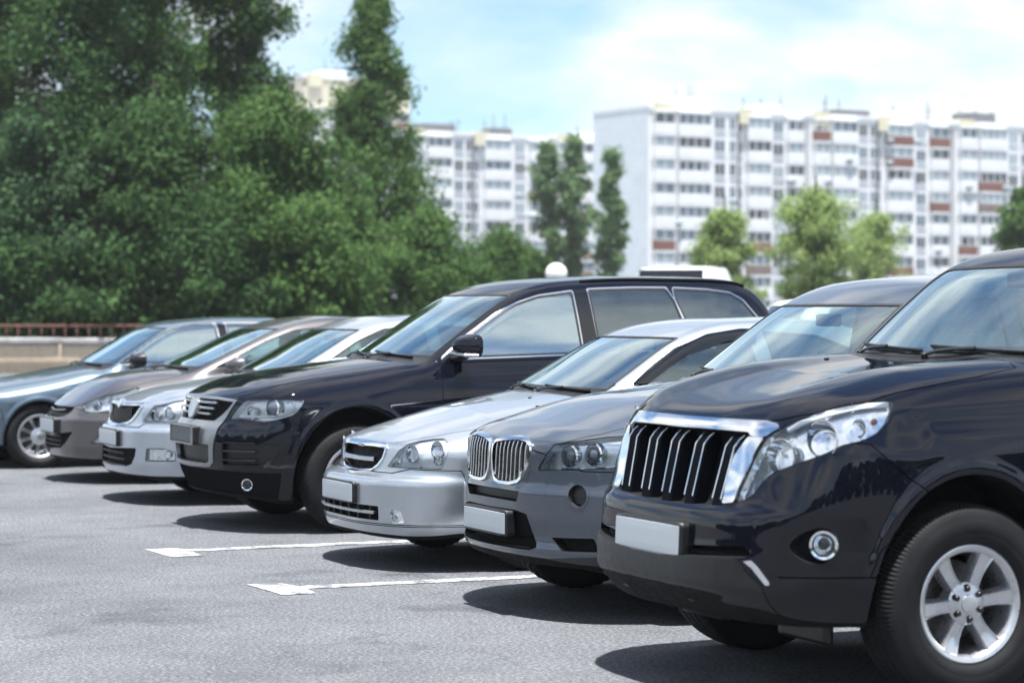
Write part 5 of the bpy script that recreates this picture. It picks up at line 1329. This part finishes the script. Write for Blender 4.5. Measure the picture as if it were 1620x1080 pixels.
def octa():
    ctx, root = car('oct', 'ice silver sedan with a plain black grille tucked behind the blue black crossover', 'ice'); B = ctx['B']
    gr = ctx['out']['grille'][0][0]
    for yy in np.linspace(-.27, .27, 15):
        zs = np.linspace(.63, .77, 4); mk('grille_slat', sweep(np.stack([B.frontx(np.full(4, yy), zs) + .022, np.full(4, yy), zs], 1), rect(.008, .02), (-1, 0, 0)), MAT['gloss'], gr)
    mk('round_emblem', lathe([(.045, .015), (.045, -.006), (.036, -.012), (.001, -.012)], (float(B.frontx([0], [.775])[0]) - .004, 0, .785), (1, 0, -.5), 28), MAT['chrome'], root)
    li = ctx['out']['lower_intake'][0][0]
    for z in (.30, .35, .40): hbar(ctx, 'intake_slat', .33, z, -.016, .02, .012, 'black', li)
    plate(ctx, .515, w=.52, h=.112, fw=.012, back=.05, x=-.004)
    wiper(ctx, -.58, -.02, -.02, .02); wiper(ctx, .0, .56, .50, .02)
    cabin(ctx, front=1.95, seat_z=.54, w=.62)
    door_mirror(ctx, 1.5, .97, (.15, .2, .14))
    wheels(ctx, 5, 'star', track=1.54, seg=120)
    return ctx

def ela():
    ctx, root = car('ela', 'brown grey sedan with swept-back lamps between the steel blue and ice silver sedans', 'mocha'); B = ctx['B']
    gr = ctx['out']['grille'][0][0]
    hbar(ctx, 'grille_slat', .26, .635, .0, .012, .012, 'satin', gr, dz=.012)
    li = ctx['out']['lower_intake'][0][0]
    for z in (.33, .37, .41): hbar(ctx, 'intake_slat', .30, z, -.012, .02, .012, 'black', li)
    plate(ctx, .50, w=.50, h=.112, fw=.012, back=.06, x=-.012)
    wiper(ctx, -.58, -.02, -.02, .02); wiper(ctx, .0, .56, .50, .02)
    cabin(ctx, front=1.95, seat_z=.52, w=.62)
    door_mirror(ctx, 1.42, .98, (.15, .2, .14))
    wheels(ctx, 5, 'star', track=1.54, seg=120)
    return ctx

def bmw():
    ctx, root = car('bmw', 'steel blue sedan at the far end of the row with bright multi-spoke wheels', 'steel'); B = ctx['B']
    wiper(ctx, -.58, -.02, -.02, .02); wiper(ctx, .0, .56, .50, .02)
    plate(ctx, .45, w=.52, h=.112)
    cabin(ctx, front=2.3, seat_z=.52, w=.64)
    door_mirror(ctx, 1.76, .985, (.15, .2, .135), cap=MAT['black'])
    wheels(ctx, 10, 'thin', track=1.56, seg=120)
    return ctx

def jets(ctx, spots):
    B = ctx['B']
    for x, y in spots:
        z = float(B.top([x], [y])[0])
        for s in ((-1, 1) if y else (1,)): mk('washer_jet', rbox((x, y * s, z + .002), (.022, .016, .008), .004, 3), MAT['black'], ctx['root'])
# ---------------------------------------------------------------- painted bay markings
def worn_paint():
    m, nt, N, L, out = nm('road_paint')
    p = pbsdf(nt, (.7, .71, .72), .7)
    tc = N.new('ShaderNodeTexCoord'); ob = tc.outputs['Object']
    a = noise(nt, 62, 4, .75, vec=ob); b = noise(nt, 9, 4, .6, vec=ob)
    mu = N.new('ShaderNodeMath'); mu.operation = 'MULTIPLY'; L.new(a, mu.inputs[0]); L.new(b, mu.inputs[1])
    L.new(ramp(nt, mu.outputs[0], [(.19, (.09, .09, .095)), (.245, (.26, .27, .28)), (.33, (.58, .59, .60))]), p.inputs['Base Color'])
    L.new(bump(nt, a, .5, .01), p.inputs['Normal']); L.new(p.outputs[0], out.inputs[0]); return m
WP = worn_paint()
def tee(y, y0, y1, slope, ye):
    pts = [(4.05, y0), (4.24, y0), (4.26, y - .07), (9.6, ye - .07), (9.6, ye + .07), (4.26, y + .07), (4.20, y1), (4.02, y1)]
    rr = random.Random(int(y * 100)); out = []
    for k in range(len(pts)):
        (ax, ay), (bx, by) = pts[k], pts[(k + 1) % len(pts)]
        n = max(1, int(math.hypot(bx - ax, by - ay) / .08))
        for i in range(n): out.append((ax + (bx - ax) * i / n + rr.uniform(-.006, .006), ay + (by - ay) * i / n + rr.uniform(-.009, .009)))
    o = sheet('road_marking', out, .004, WP); return o
tee(14.86, 14.50, 15.04, 0, 14.98)
tee(12.62, 12.33, 12.88, 0, 12.60)

# ---------------------------------------------------------------- low wall with railing
def stone(name, col, sc=3., var=.25, bmp=.3):
    m, nt, N, L, out = nm(name); p = pbsdf(nt, col, .85, spec=.3)
    a = noise(nt, sc, 6, .65); b = noise(nt, sc * 14, 3)
    mx = N.new('ShaderNodeMix'); mx.data_type = 'RGBA'; mx.blend_type = 'MULTIPLY'; mx.inputs[0].default_value = 1
    L.new(ramp(nt, a, [(.3, [c * (1 - var) for c in col]), (.7, [c * (1 + var * .6) for c in col])]), mx.inputs[6])
    L.new(ramp(nt, b, [(.3, (.86, .86, .86)), (.6, (1.05, 1.05, 1.05))]), mx.inputs[7])
    L.new(mx.outputs[2], p.inputs['Base Color']); L.new(bump(nt, b, bmp, .01), p.inputs['Normal']); L.new(p.outputs[0], out.inputs[0]); return m
def P2(px, d): return np.array(at(px, d))
wr = random.Random(4)
w = thing('low_wall', 'beige rendered low wall with pale coping stones beyond the steel blue sedan', 'wall', (*at(100, 59.5), 0), -YAW)
mk('wall_face', rbox((11, 0, .32), (50, .4, .80), .01, 2), stone('beige_render', (.62, .50, .37), 1.2), w)
wx_ = -14.
cop = stone('coping_stone', (.42, .41, .41), 4)
while wx_ < 36:
    l = wr.uniform(1.0, 2.2)
    mk('coping_stone', rbox((wx_ + l / 2, 0, .795 + wr.uniform(-.008, .008)), (l - .015, .52, .145), .02, 3), cop, w); wx_ += l
r = thing('railing', 'rusty red railing standing on the low beige wall', 'railing', (*at(100, 59.5), 0), -YAW)
rm = simple('red_oxide_paint', (.15, .062, .05), .65, var=.35, scale=4)
mk('top_rail', rbox((11, 0, 1.165), (50, .05, .06), .01, 2), rm, r)
k = 0; xx = -13.
while xx < 5.5:
    mk('baluster', rbox((xx, 0, 1.0), (.032, .032, .30), .006, 2), rm, r); xx += .29
mk('baluster', jn(*[rbox((v, 0, 1.0), (.032, .032, .30), .006, 2) for v in np.arange(xx, 35, .29)]), rm, r)['kind'] = 'stuff'
def grass_mat(name, col):
    m, nt, N, L, out = nm(name); p = pbsdf(nt, col, .9, spec=.2)
    L.new(ramp(nt, noise(nt, 2.2, 6, .7), [(.3, [c * .5 for c in col]), (.7, [c * 1.4 for c in col])]), p.inputs['Base Color'])
    L.new(p.outputs[0], out.inputs[0]); return m
sheet('grass_verge', [at(-2200, 60.2), at(1000, 60.2), at(1500, 175), at(-2600, 175)], .62, grass_mat('grass_ground', (.035, .055, .016)))

# ---------------------------------------------------------------- trees
def leaf_mat(name, c0, c1, tr=.35):
    m, nt, N, L, out = nm(name)
    col = ramp(nt, noise(nt, .9, 4, .6), [(.32, c0), (.66, c1)])
    d = pbsdf(nt, c0, .8, spec=.06); L.new(col, d.inputs['Base Color'])
    t = N.new('ShaderNodeBsdfTranslucent'); L.new(col, t.inputs[0])
    mx = N.new('ShaderNodeMixShader'); mx.inputs[0].default_value = tr; L.new(d.outputs[0], mx.inputs[1]); L.new(t.outputs[0], mx.inputs[2])
    L.new(mx.outputs[0], out.inputs[0]); return m
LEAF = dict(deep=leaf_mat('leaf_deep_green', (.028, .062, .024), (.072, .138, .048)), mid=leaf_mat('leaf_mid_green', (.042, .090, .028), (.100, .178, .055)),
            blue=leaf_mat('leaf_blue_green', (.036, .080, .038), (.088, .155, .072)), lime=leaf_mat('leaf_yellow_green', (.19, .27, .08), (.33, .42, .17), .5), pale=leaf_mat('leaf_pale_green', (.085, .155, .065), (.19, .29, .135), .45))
BARK = stone('bark', (.075, .06, .048), 5, .4, .6)
def leaves(centres, radii, per, size, rg, droop=0.):
    """leaf faces scattered in clumps"""
    n = len(centres) * per
    c = np.repeat(np.asarray(centres), per, 0); r = np.repeat(np.asarray(radii), per)[:, None]
    d = rg.normal(size=(n, 3)); d /= np.linalg.norm(d, axis=1, keepdims=True)
    d *= rg.random((n, 1))**.5 * (.75 + .75 * rg.random((n, 1))**2)
    d[:, 2] *= .75; d[:, 2] -= droop * rg.random(n)
    p = c + d * r
    s = size * (.6 + .8 * rg.random((n, 1)))
    # leaves lie roughly square to the outside of their clump
    nn = d / (np.linalg.norm(d, axis=1, keepdims=True) + 1e-9) + rg.normal(0, .85, (n, 3)) + [0, 0, .40]; nn /= np.linalg.norm(nn, axis=1, keepdims=True)
    u = np.cross(nn, rg.normal(size=(n, 3))); u /= np.linalg.norm(u, axis=1, keepdims=True) + 1e-9
    v = np.cross(nn, u)
    V = np.stack([p - u * s, p + v * s * .5, p + u * s, p - v * s * .5], 1).reshape(-1, 3)
    return V
def tree_mesh(h, rad, kind, seed, size=.085, dens=1.0, low=.12):
    """returns (trunk sheet, leaf vertices): tapered trunk, limbs, and foliage in clumps round the limb ends"""
    rg = np.random.default_rng(seed); ms = []; C = []; R = []
    lean = rg.normal(0, .02, 2)
    tz = np.linspace(0, h * .93, 9); tp = np.stack([lean[0] * tz + .03 * h * .1 * np.sin(tz), lean[1] * tz, tz], 1)
    tr = .018 * h * (1 - tz / h)**.8 + .02
    V = []; F = []; q = 8
    for i in range(9):
        for k in range(q): V.append(tp[i] + tr[i] * np.array([math.cos(2 * math.pi * k / q), math.sin(2 * math.pi * k / q), 0]))
    for i in range(8):
        for k in range(q): F.append([i * q + k, i * q + (k + 1) % q, (i + 1) * q + (k + 1) % q, (i + 1) * q + k])
    ms.append(Msh(np.array(V), None, F))
    nl = {'broad': 46, 'column': 42, 'spire': 84, 'bush': 26}[kind]
    for i in range(nl):
        t = low + (1 - low) * (i + rg.random()) / nl
        if kind == 'broad': rr = rad * (math.sin(math.pi * min(1, (t * .86 + .14)))**.55) * (.75 + .5 * rg.random())
        elif kind == 'column': rr = rad * (min(1, (1 - t) * 3.2)**.6) * (.6 + .2 * math.sin(9 * t + seed)) * (.8 + .4 * rg.random())
        elif kind == 'spire': rr = rad * (1.02 - t)**.95 * (.75 + .5 * rg.random()) + .06
        else: rr = rad * math.sqrt(max(.05, 1 - t * t)) * (.75 + .4 * rg.random())
        a = rg.random() * 2 * math.pi + i * 2.4
        z0 = t * h * (.80 if kind in ('broad', 'bush') else .93); p0 = np.array([np.interp(z0, tz, tp[:, 0]), np.interp(z0, tz, tp[:, 1]), z0])
        rise = {'broad': .45, 'column': 1.3, 'spire': -.12, 'bush': .5}[kind] * rr
        p1 = p0 + np.array([math.cos(a) * rr * .8, math.sin(a) * rr * .8, rise]); p1[2] = min(p1[2], h * .985)
        ms.append(sweep(np.array([p0, p0 * .5 + p1 * .5 + [0, 0, .08 * rr], p1]), circ(max(.012, .006 * h * (1 - t) * .6), 5), (.1, .2, 1)))
        ncl = 3 if kind != 'column' else 2
        for c in range(ncl):
            f = .38 + .62 * (c + rg.random() * .6) / ncl
            cc = p0 + (p1 - p0) * min(f, 1.05) + rg.normal(0, .10 * rr + .05, 3); C.append(cc)
            R.append((.20 * rad + .22) * (.65 + .7 * rg.random()) * (1 if kind != 'spire' else .45 + .50 * (1 - t)) if kind != 'column' else .52 * (.7 + .6 * rg.random()))
        if kind == 'broad' and rg.random() < .7:
            C.append(p0 + rg.normal(0, .3, 3)); R.append(.28 * rad)
    per = int(dens * 125 * (rad / 3)**.5 * (.13 / size)**1.2) + 20
    LV = leaves(C, R, per, size, rg, .35 if kind == 'spire' else .12)
    LV[:, 2] = np.maximum(LV[:, 2], .05)
    return jn(*ms), LV
def leaf_object(name, LV, mat, parent):
    n = len(LV) // 4; me = bpy.data.meshes.new(name)
    me.vertices.add(len(LV)); me.vertices.foreach_set('co', LV.astype(np.float32).ravel())
    me.loops.add(n * 4); me.loops.foreach_set('vertex_index', np.arange(n * 4, dtype=np.int32))
    me.polygons.add(n); me.polygons.foreach_set('loop_start', np.arange(0, n * 4, 4, dtype=np.int32)); me.polygons.foreach_set('loop_total', np.full(n, 4, np.int32))
    me.update(calc_edges=True); me.materials.append(mat)
    o = bpy.data.objects.new(name, me); COL.objects.link(o); o.parent = parent; return o
TREES = []
def tree(name, label, px, d, h, rad, kind, leaf, seed, z=0., group=None, **kw):
    t = thing(name, label, 'tree' if 'tree' in name else 'bush', (*at(px, d), z), seed * 1.3, group)
    tm, LV = tree_mesh(h, rad, kind, seed, **kw)
    mk('trunk', tm, BARK, t); leaf_object('crown', LV, LEAF[leaf], t); TREES.append(t); return t
G1 = 'trees behind the low wall'
tree('broadleaf_tree', 'tall dark tree at the left edge of the picture above the railing', 10, 66, 14.5, 3.5, 'broad', 'deep', 1, .6, G1, low=.04)
tree('broadleaf_tree', 'tall dark tree rising straight behind the railing, left of the middle of the wood', 150, 64, 15.5, 3.2, 'broad', 'deep', 2, .6, G1, low=.04)
tree('broadleaf_tree', 'tallest dense tree of the wood, above the roof of the steel blue sedan', 275, 67, 17, 3.2, 'broad', 'mid', 3, .6, G1, low=.04)
tree('broadleaf_tree', 'tall tree whose ragged crown ends the wood against the sky', 385, 68, 14.0, 2.1, 'broad', 'deep', 4, .6, G1, low=.04)
tree('broadleaf_tree', 'lower bright green tree in front of the tall ragged tree', 420, 64, 7.6, 2.6, 'broad', 'mid', 5, .6, G1, low=.04)
tree('broadleaf_tree', 'drooping mid green tree at the left end of the railing', 80, 62.5, 7.0, 2.6, 'broad', 'blue', 6, .6, G1, low=.02)
tree('broadleaf_tree', 'mid green tree over the low wall before the tallest tree', 245, 62.5, 7.4, 2.7, 'broad', 'deep', 7, .6, G1, low=.02)
tree('spire_tree', 'narrow spire shaped tree standing alone against the sky', 598, 82, 13.0, 4.2, 'spire', 'mid', 8, .3, None, low=.10, dens=.7)
tree('round_bush', 'big green bush at the foot of the spire shaped tree', 545, 70, 5.0, 2.1, 'bush', 'mid', 9, .4, 'bushes behind the cars', low=.02)
tree('round_bush', 'green bush right of the spire tree over the blue black crossover bonnet', 655, 74, 4.6, 2.1, 'bush', 'mid', 10, .4, 'bushes behind the cars', low=.02)
tree('round_bush', 'lower green bush between the spire tree and the far apartment house', 720, 80, 3.5, 1.9, 'bush', 'mid', 11, .3, 'bushes behind the cars', low=.02)
tree('round_bush', 'green bush before the poplars above the crossover windshield', 792, 92, 5.0, 1.7, 'bush', 'mid', 12, .2, 'bushes behind the cars', low=.02)
tree('round_bush', 'green bush touching the leftmost poplar over the crossover roof', 848, 96, 4.4, 1.4, 'bush', 'mid', 13, .2, 'bushes behind the cars', low=.02)
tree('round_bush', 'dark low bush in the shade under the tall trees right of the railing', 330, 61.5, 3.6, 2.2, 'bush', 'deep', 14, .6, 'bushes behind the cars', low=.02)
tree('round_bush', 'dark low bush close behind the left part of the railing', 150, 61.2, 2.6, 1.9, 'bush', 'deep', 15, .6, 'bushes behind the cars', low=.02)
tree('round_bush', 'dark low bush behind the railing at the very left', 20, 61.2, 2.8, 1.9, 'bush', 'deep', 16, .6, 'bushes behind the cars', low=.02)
tree('round_bush', 'green bush below the ragged tree over the silver roofs', 480, 62.5, 4.0, 2.2, 'bush', 'mid', 17, .6, 'bushes behind the cars', low=.02)
G2 = 'slender poplars before the apartment houses'
tree('poplar_tree', 'leftmost slender poplar before the far apartment house', 872, 150, 12.6, 1.7, 'column', 'pale', 21, 0, G2, size=.15, low=.08)
tree('poplar_tree', 'tallest slender poplar before the far apartment house, with a forked tip', 905, 150, 13.1, 1.8, 'column', 'pale', 22, 0, G2, size=.15, low=.08)
tree('poplar_tree', 'poplar beside the grey gable end of the near apartment house', 963, 146, 11.8, 1.8, 'column', 'pale', 23, 0, G2, size=.15, low=.08)
G3 = 'small trees before the near apartment house'
tree('young_tree', 'young green tree behind the white minibus', 1145, 112, 7.4, 1.75, 'broad', 'lime', 31, 0, G3, size=.09, low=.04, dens=.8)
tree('young_tree', 'widest yellow green tree before the white apartment house', 1288, 108, 8.2, 2.2, 'broad', 'lime', 32, 0, G3, size=.09, low=.04, dens=.8)
tree('young_tree', 'thin pale tree right of the widest yellow green tree', 1385, 116, 7.4, 1.9, 'broad', 'lime', 33, 0, G3, size=.09, low=.05, dens=.4)
tree('young_tree', 'darker green tree over the black wagon roof at the right edge', 1612, 112, 8.6, 1.4, 'broad', 'mid', 34, 0, G3, size=.12, low=.08)

def wood():
    """woodland that closes the car park on the near sides; one mass of foliage"""
    LVs = []; rg = np.random.default_rng(77); base = [tree_mesh(9.5, 3.4, 'broad', 50 + k, size=.22, dens=.55, low=.02)[1] for k in range(3)]
    pts = [(x, -46 + 3 * math.sin(x * .2)) for x in np.arange(-75, 70, 4.2)] + [(-62 + 3 * math.sin(y * .17), y) for y in np.arange(-42, 75, 4.2)]
    for k, (x, y) in enumerate(pts):
        a = rg.random() * 6.28; s = rg.uniform(.75, 1.2); c_, s_ = math.cos(a) * s, math.sin(a) * s
        B_ = base[k % 3]; LVs.append(B_ @ np.array([[c_, s_, 0], [-s_, c_, 0], [0, 0, s * rg.uniform(.85, 1.15)]]) + [x, y, 0])
    o = leaf_object('woodland', np.vstack(LVs), LEAF['deep'], None); o['kind'] = 'stuff'
    o['label'] = 'dark woodland closing the far side of the car park'; o['category'] = 'woodland'
wood()

# ---------------------------------------------------------------- apartment houses
CONC = stone('white_panel', (.80, .81, .82), .4, .10, .1); GABLE = stone('grey_panel', (.74, .79, .82), .3, .08, .1)
CREAM = stone('cream_panel', (.70, .64, .50), .4, .08, .1); YEL = stone('yellow_panel', (.72, .68, .50), .5, .08, .1)
PARA = stone('balcony_white', (.80, .81, .82), .6, .1, .1)
WINM = [simple('window_blue_glass', (.10, .14, .18), .12, var=.3, scale=.5), simple('window_dark_glass', (.04, .05, .06), .15, var=.3, scale=.5), simple('window_pale_glass', (.30, .36, .40), .2, var=.2, scale=.5)]
BALM = [PARA] * 11 + [ stone('balcony_rust', (.20, .085, .06), 1, .2), stone('balcony_brown', (.20, .15, .12), 1, .2)]
ROOFM = stone('roof_felt', (.12, .12, .13), .5, .2)
def box(x0, x1, y0, y1, z0, z1):
    V = np.array([(x, y, z) for z in (z0, z1) for y in (y0, y1) for x in (x0, x1)], float)
    return Msh(V, None, [[0, 2, 3, 1], [4, 5, 7, 6], [0, 1, 5, 4], [2, 6, 7, 3], [0, 4, 6, 2], [1, 3, 7, 5]])
def lattice(x0, x1, y0, y1, z0, z1, n):
    """frame with n lights: one connected piece"""
    xs = []
    for i in range(n + 1):
        c = x0 + (x1 - x0) * i / n; c = min(max(c, x0 + .05), x1 - .05); xs += [c - .05, c + .05]
    zs = [z0, z0 + .09, z1 - .09, z1]; nx, nz = len(xs), 4
    V = [(x, y, z) for y in (y0, y1) for z in zs for x in xs]; F = []
    ins = lambda i, k: 0 <= i < nx - 1 and 0 <= k < 3 and not (k == 1 and i % 2 == 1)
    I = lambda y, k, i: y * nz * nx + k * nx + i
    for k in range(3):
        for i in range(nx - 1):
            if not ins(i, k): continue
            F += [[I(0, k, i), I(0, k, i + 1), I(0, k + 1, i + 1), I(0, k + 1, i)], [I(1, k, i), I(1, k + 1, i), I(1, k + 1, i + 1), I(1, k, i + 1)]]
            if not ins(i, k - 1): F.append([I(0, k, i), I(1, k, i), I(1, k, i + 1), I(0, k, i + 1)])
            if not ins(i, k + 1): F.append([I(0, k + 1, i), I(0, k + 1, i + 1), I(1, k + 1, i + 1), I(1, k + 1, i)])
            if not ins(i - 1, k): F.append([I(0, k, i), I(0, k + 1, i), I(1, k + 1, i), I(1, k, i)])
            if not ins(i + 1, k): F.append([I(0, k, i + 1), I(1, k, i + 1), I(1, k + 1, i + 1), I(0, k + 1, i + 1)])
    return Msh(np.array(V, float), None, F)
def house(label, px, d, rot, secs, floors, seed, wall, gable, depth=12.):
    """local x along the front, local -y towards the viewer; secs = [(width, set-back, extra height)]"""
    R = random.Random(seed); fh = 2.8; h = floors * fh + .6
    t = thing('apartment_house', label, 'apartment house', (*at(px, d), 0), rot)
    x = 0.
    walls = []; bal = 0; win = 0; extra = []
    for si, (wd_, sb, eh) in enumerate(secs):
        mk('wall_block', box(x, x + wd_, sb, sb + depth, 0, h + eh), wall, t)
        mk('parapet', box(x - .1, x + wd_ + .1 - .25, sb - .12, sb + depth, h + eh + .003, h + eh + .5), PARA, t)
        if si == 0: mk('gable_panel', box(-.06, -.003, sb + .05, sb + depth - .05, 0, h + eh + .4), gable, t)
        # loggia columns and window columns
        cols = [(.04, .26, 'w'), (.30, .66, 'b'), (.72, .84, 'w'), (.88, .97, 'n')] if si % 2 == 0 else [(.03, .12, 'n'), (.17, .50, 'b'), (.56, .70, 'w'), (.74, .97, 'w')]
        for (a, b, kd) in cols:
            xa, xb = x + a * wd_, x + b * wd_
            for f in range(floors):
                z = f * fh + .6 + eh * (f == 99)
                if kd == 'b' or (kd == 'w' and b - a > .2):
                    g = R.random(); bm = R.choice(BALM)
                    o = mk('balcony', box(xa, xb, sb - .6, sb - .003, z - .12, z + 1.05), bm, t); bal += 1
                    if g < .9: mk('balcony_glazing', box(xa + .06, xb - .06, sb - .54, sb - .44, z + 1.053, z + 2.35), R.choice([WINM[2], WINM[2], WINM[2], WINM[0], WINM[0], WINM[1]]), o)
                    mk('balcony_slab', box(xa, xb, sb - .62, sb - .006, z + 2.38, z + 2.62), PARA, o)
                    mk('balcony_frame', lattice(xa, xb, sb - .58, sb - .41, z + 1.056, z + 2.377, max(1, int((xb - xa) / 1.1))), PARA, o)
                    mk('room_window', box(xa + .3, xb - .3, sb - .05, sb - .008, z + .8, z + 2.2), R.choice(WINM[:2]), o)
                else:
                    ww = min(xb - xa, 1.5 if kd == 'w' else .9); xm = (xa + xb) / 2
                    o = mk('window', box(xm - ww / 2, xm + ww / 2, sb - .03, sb - .004, z + .75, z + 2.15), R.choice(WINM), t); win += 1
                    mk('mullion', box(xm - .04, xm + .04, sb - .06, sb - .033, z + .75, z + 2.15), PARA, o); mk('window_sill', box(xm - ww / 2 - .08, xm + ww / 2 + .08, sb - .14, sb - .036, z + .66, z + .74), PARA, o)
        if si % 2 == 0 or R.random() < .6:
            xa = x + wd_ * .05; mk('roof_house', box(xa, xa + 2.2, sb - .5, sb + 2, h + eh - 1.2, h + eh + .72), YEL, t)
        rx = x + wd_ * R.uniform(.35, .6); mk('roof_plant', box(rx, rx + R.uniform(3, 6), sb + 3, sb + 6, h + eh + .003, h + eh + R.uniform(1.4, 2.2)), R.choice([PARA, ROOFM]), t)
        for _ in range(3):
            ax = x + R.uniform(.1, .9) * wd_; mk('antenna', jn(box(ax - .04, ax + .04, sb + 2, sb + 2.08, h + eh, h + eh + R.uniform(2.2, 3.6)), box(ax - .6, ax + .6, sb + 2.02, sb + 2.06, h + eh + 1.9, h + eh + 1.96)), ROOFM, t)
        for _ in range(4):
            ax = x + R.uniform(.05, .9) * wd_; az_ = R.randrange(1, floors) * fh + .95; mk('air_conditioner', rbox((ax, sb - .75, az_), (.9, .35, .6), .03, 2), WINM[2], t)
        mk('rain_pipe', box(x + wd_ - .30, x + wd_ - .12, sb - .22, sb - .06, 0, h), ROOFM, t)
        x += wd_
    print('house', label[:30], 'balconies', bal, 'windows', win)
    return t
FR = math.atan2((CR * .85 + CF * .52)[1], (CR * .85 + CF * .52)[0])
house('long white apartment house with glazed balconies and a blank grey gable end', 1026, 290, FR, [(13.5, 0, 0), (11, 1.2, 0), (11, 0, .0), (13, 1.2, 0), (13, 0, 0)], 9, 3, CONC, GABLE)
house('white apartment house farther off, partly hidden behind the poplars', 640, 330, FR, [(11, .0, 0), (13, 1.2, 0), (12, 0, 0)], 9, 8, CONC, GABLE)
house('cream apartment tower rising behind the spire shaped tree', 482, 352, FR, [(9, 0, 4.0), (9, 1.0, 4.0)], 11, 5, CREAM, CREAM)

# ---------------------------------------------------------------- globe lamp, minibus
gl = thing('globe_lamp', 'white globe of a park lamp just above the blue black crossover roof', 'lamp', (*at(880, 52), 0))
mk('post', lathe([(.09, 0), (.08, .1), (.05, .14), (.045, 2.0), (.09, 2.05), (.09, 2.1)], n=16, ax=(0, 0, 1)), MAT['greyplastic'], gl)
mk('globe', lathe([(.09, 2.08)] + [(.235 * math.sin(a), 2.32 - .235 * math.cos(a)) for a in np.linspace(.36, math.pi - .001, 16)], n=28, ax=(0, 0, 1)), simple('opal_globe', (.78, .78, .77), .25, var=.02), gl)

def minibus():
    t = thing('minibus', 'white minibus whose roof and dark side glass show above the crossover roof', 'minibus', (*at(1075, 53), 0), -YAW + 1.30)
    L_, W_, H_ = 4.9, 1.95, 2.53
    sec = []
    for x, z0, z1, w, ins in ((-.02, .5, .95, .80, .03), (.12, .35, 1.12, .90, .04), (.9, .3, 1.28, .96, .05), (1.30, .3, 1.88, .965, .16), (1.56, .3, 2.36, .97, .20), (1.80, .3, 2.48, .975, .22), (4.0, .3, 2.53, .975, .24), (4.65, .3, 2.47, .96, .25), (4.86, .36, 2.2, .93, .22), (4.9, .45, 1.9, .90, .18)):
        zb = min(1.25, z1 - .05)
        sec.append([(x, w * .9, z0), (x, w, z0 + .15), (x, w, zb), (x, w - ins * .75, z1 - (z1 - zb) * .22), (x, w - ins * 1.15, z1 - .035), (x, w * .45, z1 + .0)])
    n = len(sec); V = []; F = []
    for s in sec:
        row = [(a, -b, c) for a, b, c in s] + [(a, b, c) for a, b, c in s[::-1]]; V += row
    m = 12
    for i in range(n - 1):
        for k in range(m): F.append([i * m + k, i * m + (k + 1) % m, (i + 1) * m + (k + 1) % m, (i + 1) * m + k][::-1])
    F += [list(range(m)), [(n - 1) * m + k for k in range(m)][::-1]]
    b = mk('body', Msh(np.array(V) - [2.4, 0, 0], None, F), PAINT['white'], t)
    for y in (-1, 1):
        for xa, xb in ((1.62, 2.45), (2.55, 3.45), (3.55, 4.5)):
            P = np.array([(xa + .0, y * .975, 1.30), (xb, y * .975, 1.30), (xb, y * .80, 2.18), (xa + (.28 if xa < 2 else 0), y * .80, 2.18)]) + [-2.4, y * .012, 0]
            Q = P - [0, y * .03, 0]
            mk('side_window', Msh(np.vstack([P, Q]), None, [[0, 1, 2, 3], [7, 6, 5, 4], [0, 4, 5, 1], [1, 5, 6, 2], [2, 6, 7, 3], [3, 7, 4, 0]]), MAT['gloss'], t, flat=True)
    P = np.array([(.98, -.82, 1.36), (.98, .82, 1.36), (1.58, .70, 2.40), (1.58, -.70, 2.40)]) + [-2.45, 0, .02]
    mk('windshield', Msh(np.vstack([P, P + [.05, 0, -.02]]), None, [[0, 3, 2, 1], [4, 5, 6, 7], [0, 1, 5, 4], [1, 2, 6, 5], [2, 3, 7, 6], [3, 0, 4, 7]]), MAT['gloss'], t, flat=True)
    for x in (.95, 3.95):
        for s in (-1, 1):
            o = mk('wheel', lathe([(.001, .0), (.2, .01), (.21, .03), (.30, .02), (.33, .06), (.33, .2), (.2, .22)], (x - 2.4, -s * .97 if s < 0 else -.97, .33), (0, 1, 0) if s > 0 else (0, -1, 0), 28), MAT['rubber'], t)
            if s < 0: o.location = (0, 0, 0)
    return t
minibus()

# ---------------------------------------------------------------- air
def haze():
    m = bpy.data.materials.new('haze_air'); m.use_nodes = True; nt = m.node_tree; nt.nodes.clear()
    o_ = nt.nodes.new('ShaderNodeOutputMaterial'); v = nt.nodes.new('ShaderNodeVolumePrincipled')
    v.inputs['Color'].default_value = (.93, .96, 1, 1); v.inputs['Density'].default_value = HAZE; v.inputs['Anisotropy'].default_value = .3
    nt.links.new(v.outputs[0], o_.inputs['Volume'])
    b = mk('haze', box(-720, 920, -720, 1220, -1, 45), m, flat=True); b['kind'] = 'stuff'
haze()
import os
CTX = {}
for fn in (prado, x3, lac, tou, octa, ela, bmw):
    CTX[fn.__name__] = fn()
# a white crossover parked facing the other way in the next row, only its tail shows
wc = copy_tree(CTX['x3'].get('root'))
px_, py_ = at(1204, 33); wc.location = (px_ + 4.65, py_, 0); wc.rotation_euler = (0, 0, math.pi)
wc['label'] = 'white crossover whose tail corner shows behind the blue black crossover'; wc['category'] = 'car'
del wc['group']
def repaint(o):
    for s in (o.material_slots if o.type == 'MESH' else []):
        if s.material is PAINT['grey'] or s.material.name == PAINT['grey'].name: s.link = 'OBJECT'; s.material = PAINT['white']
    for c_ in o.children: repaint(c_)
repaint(wc)
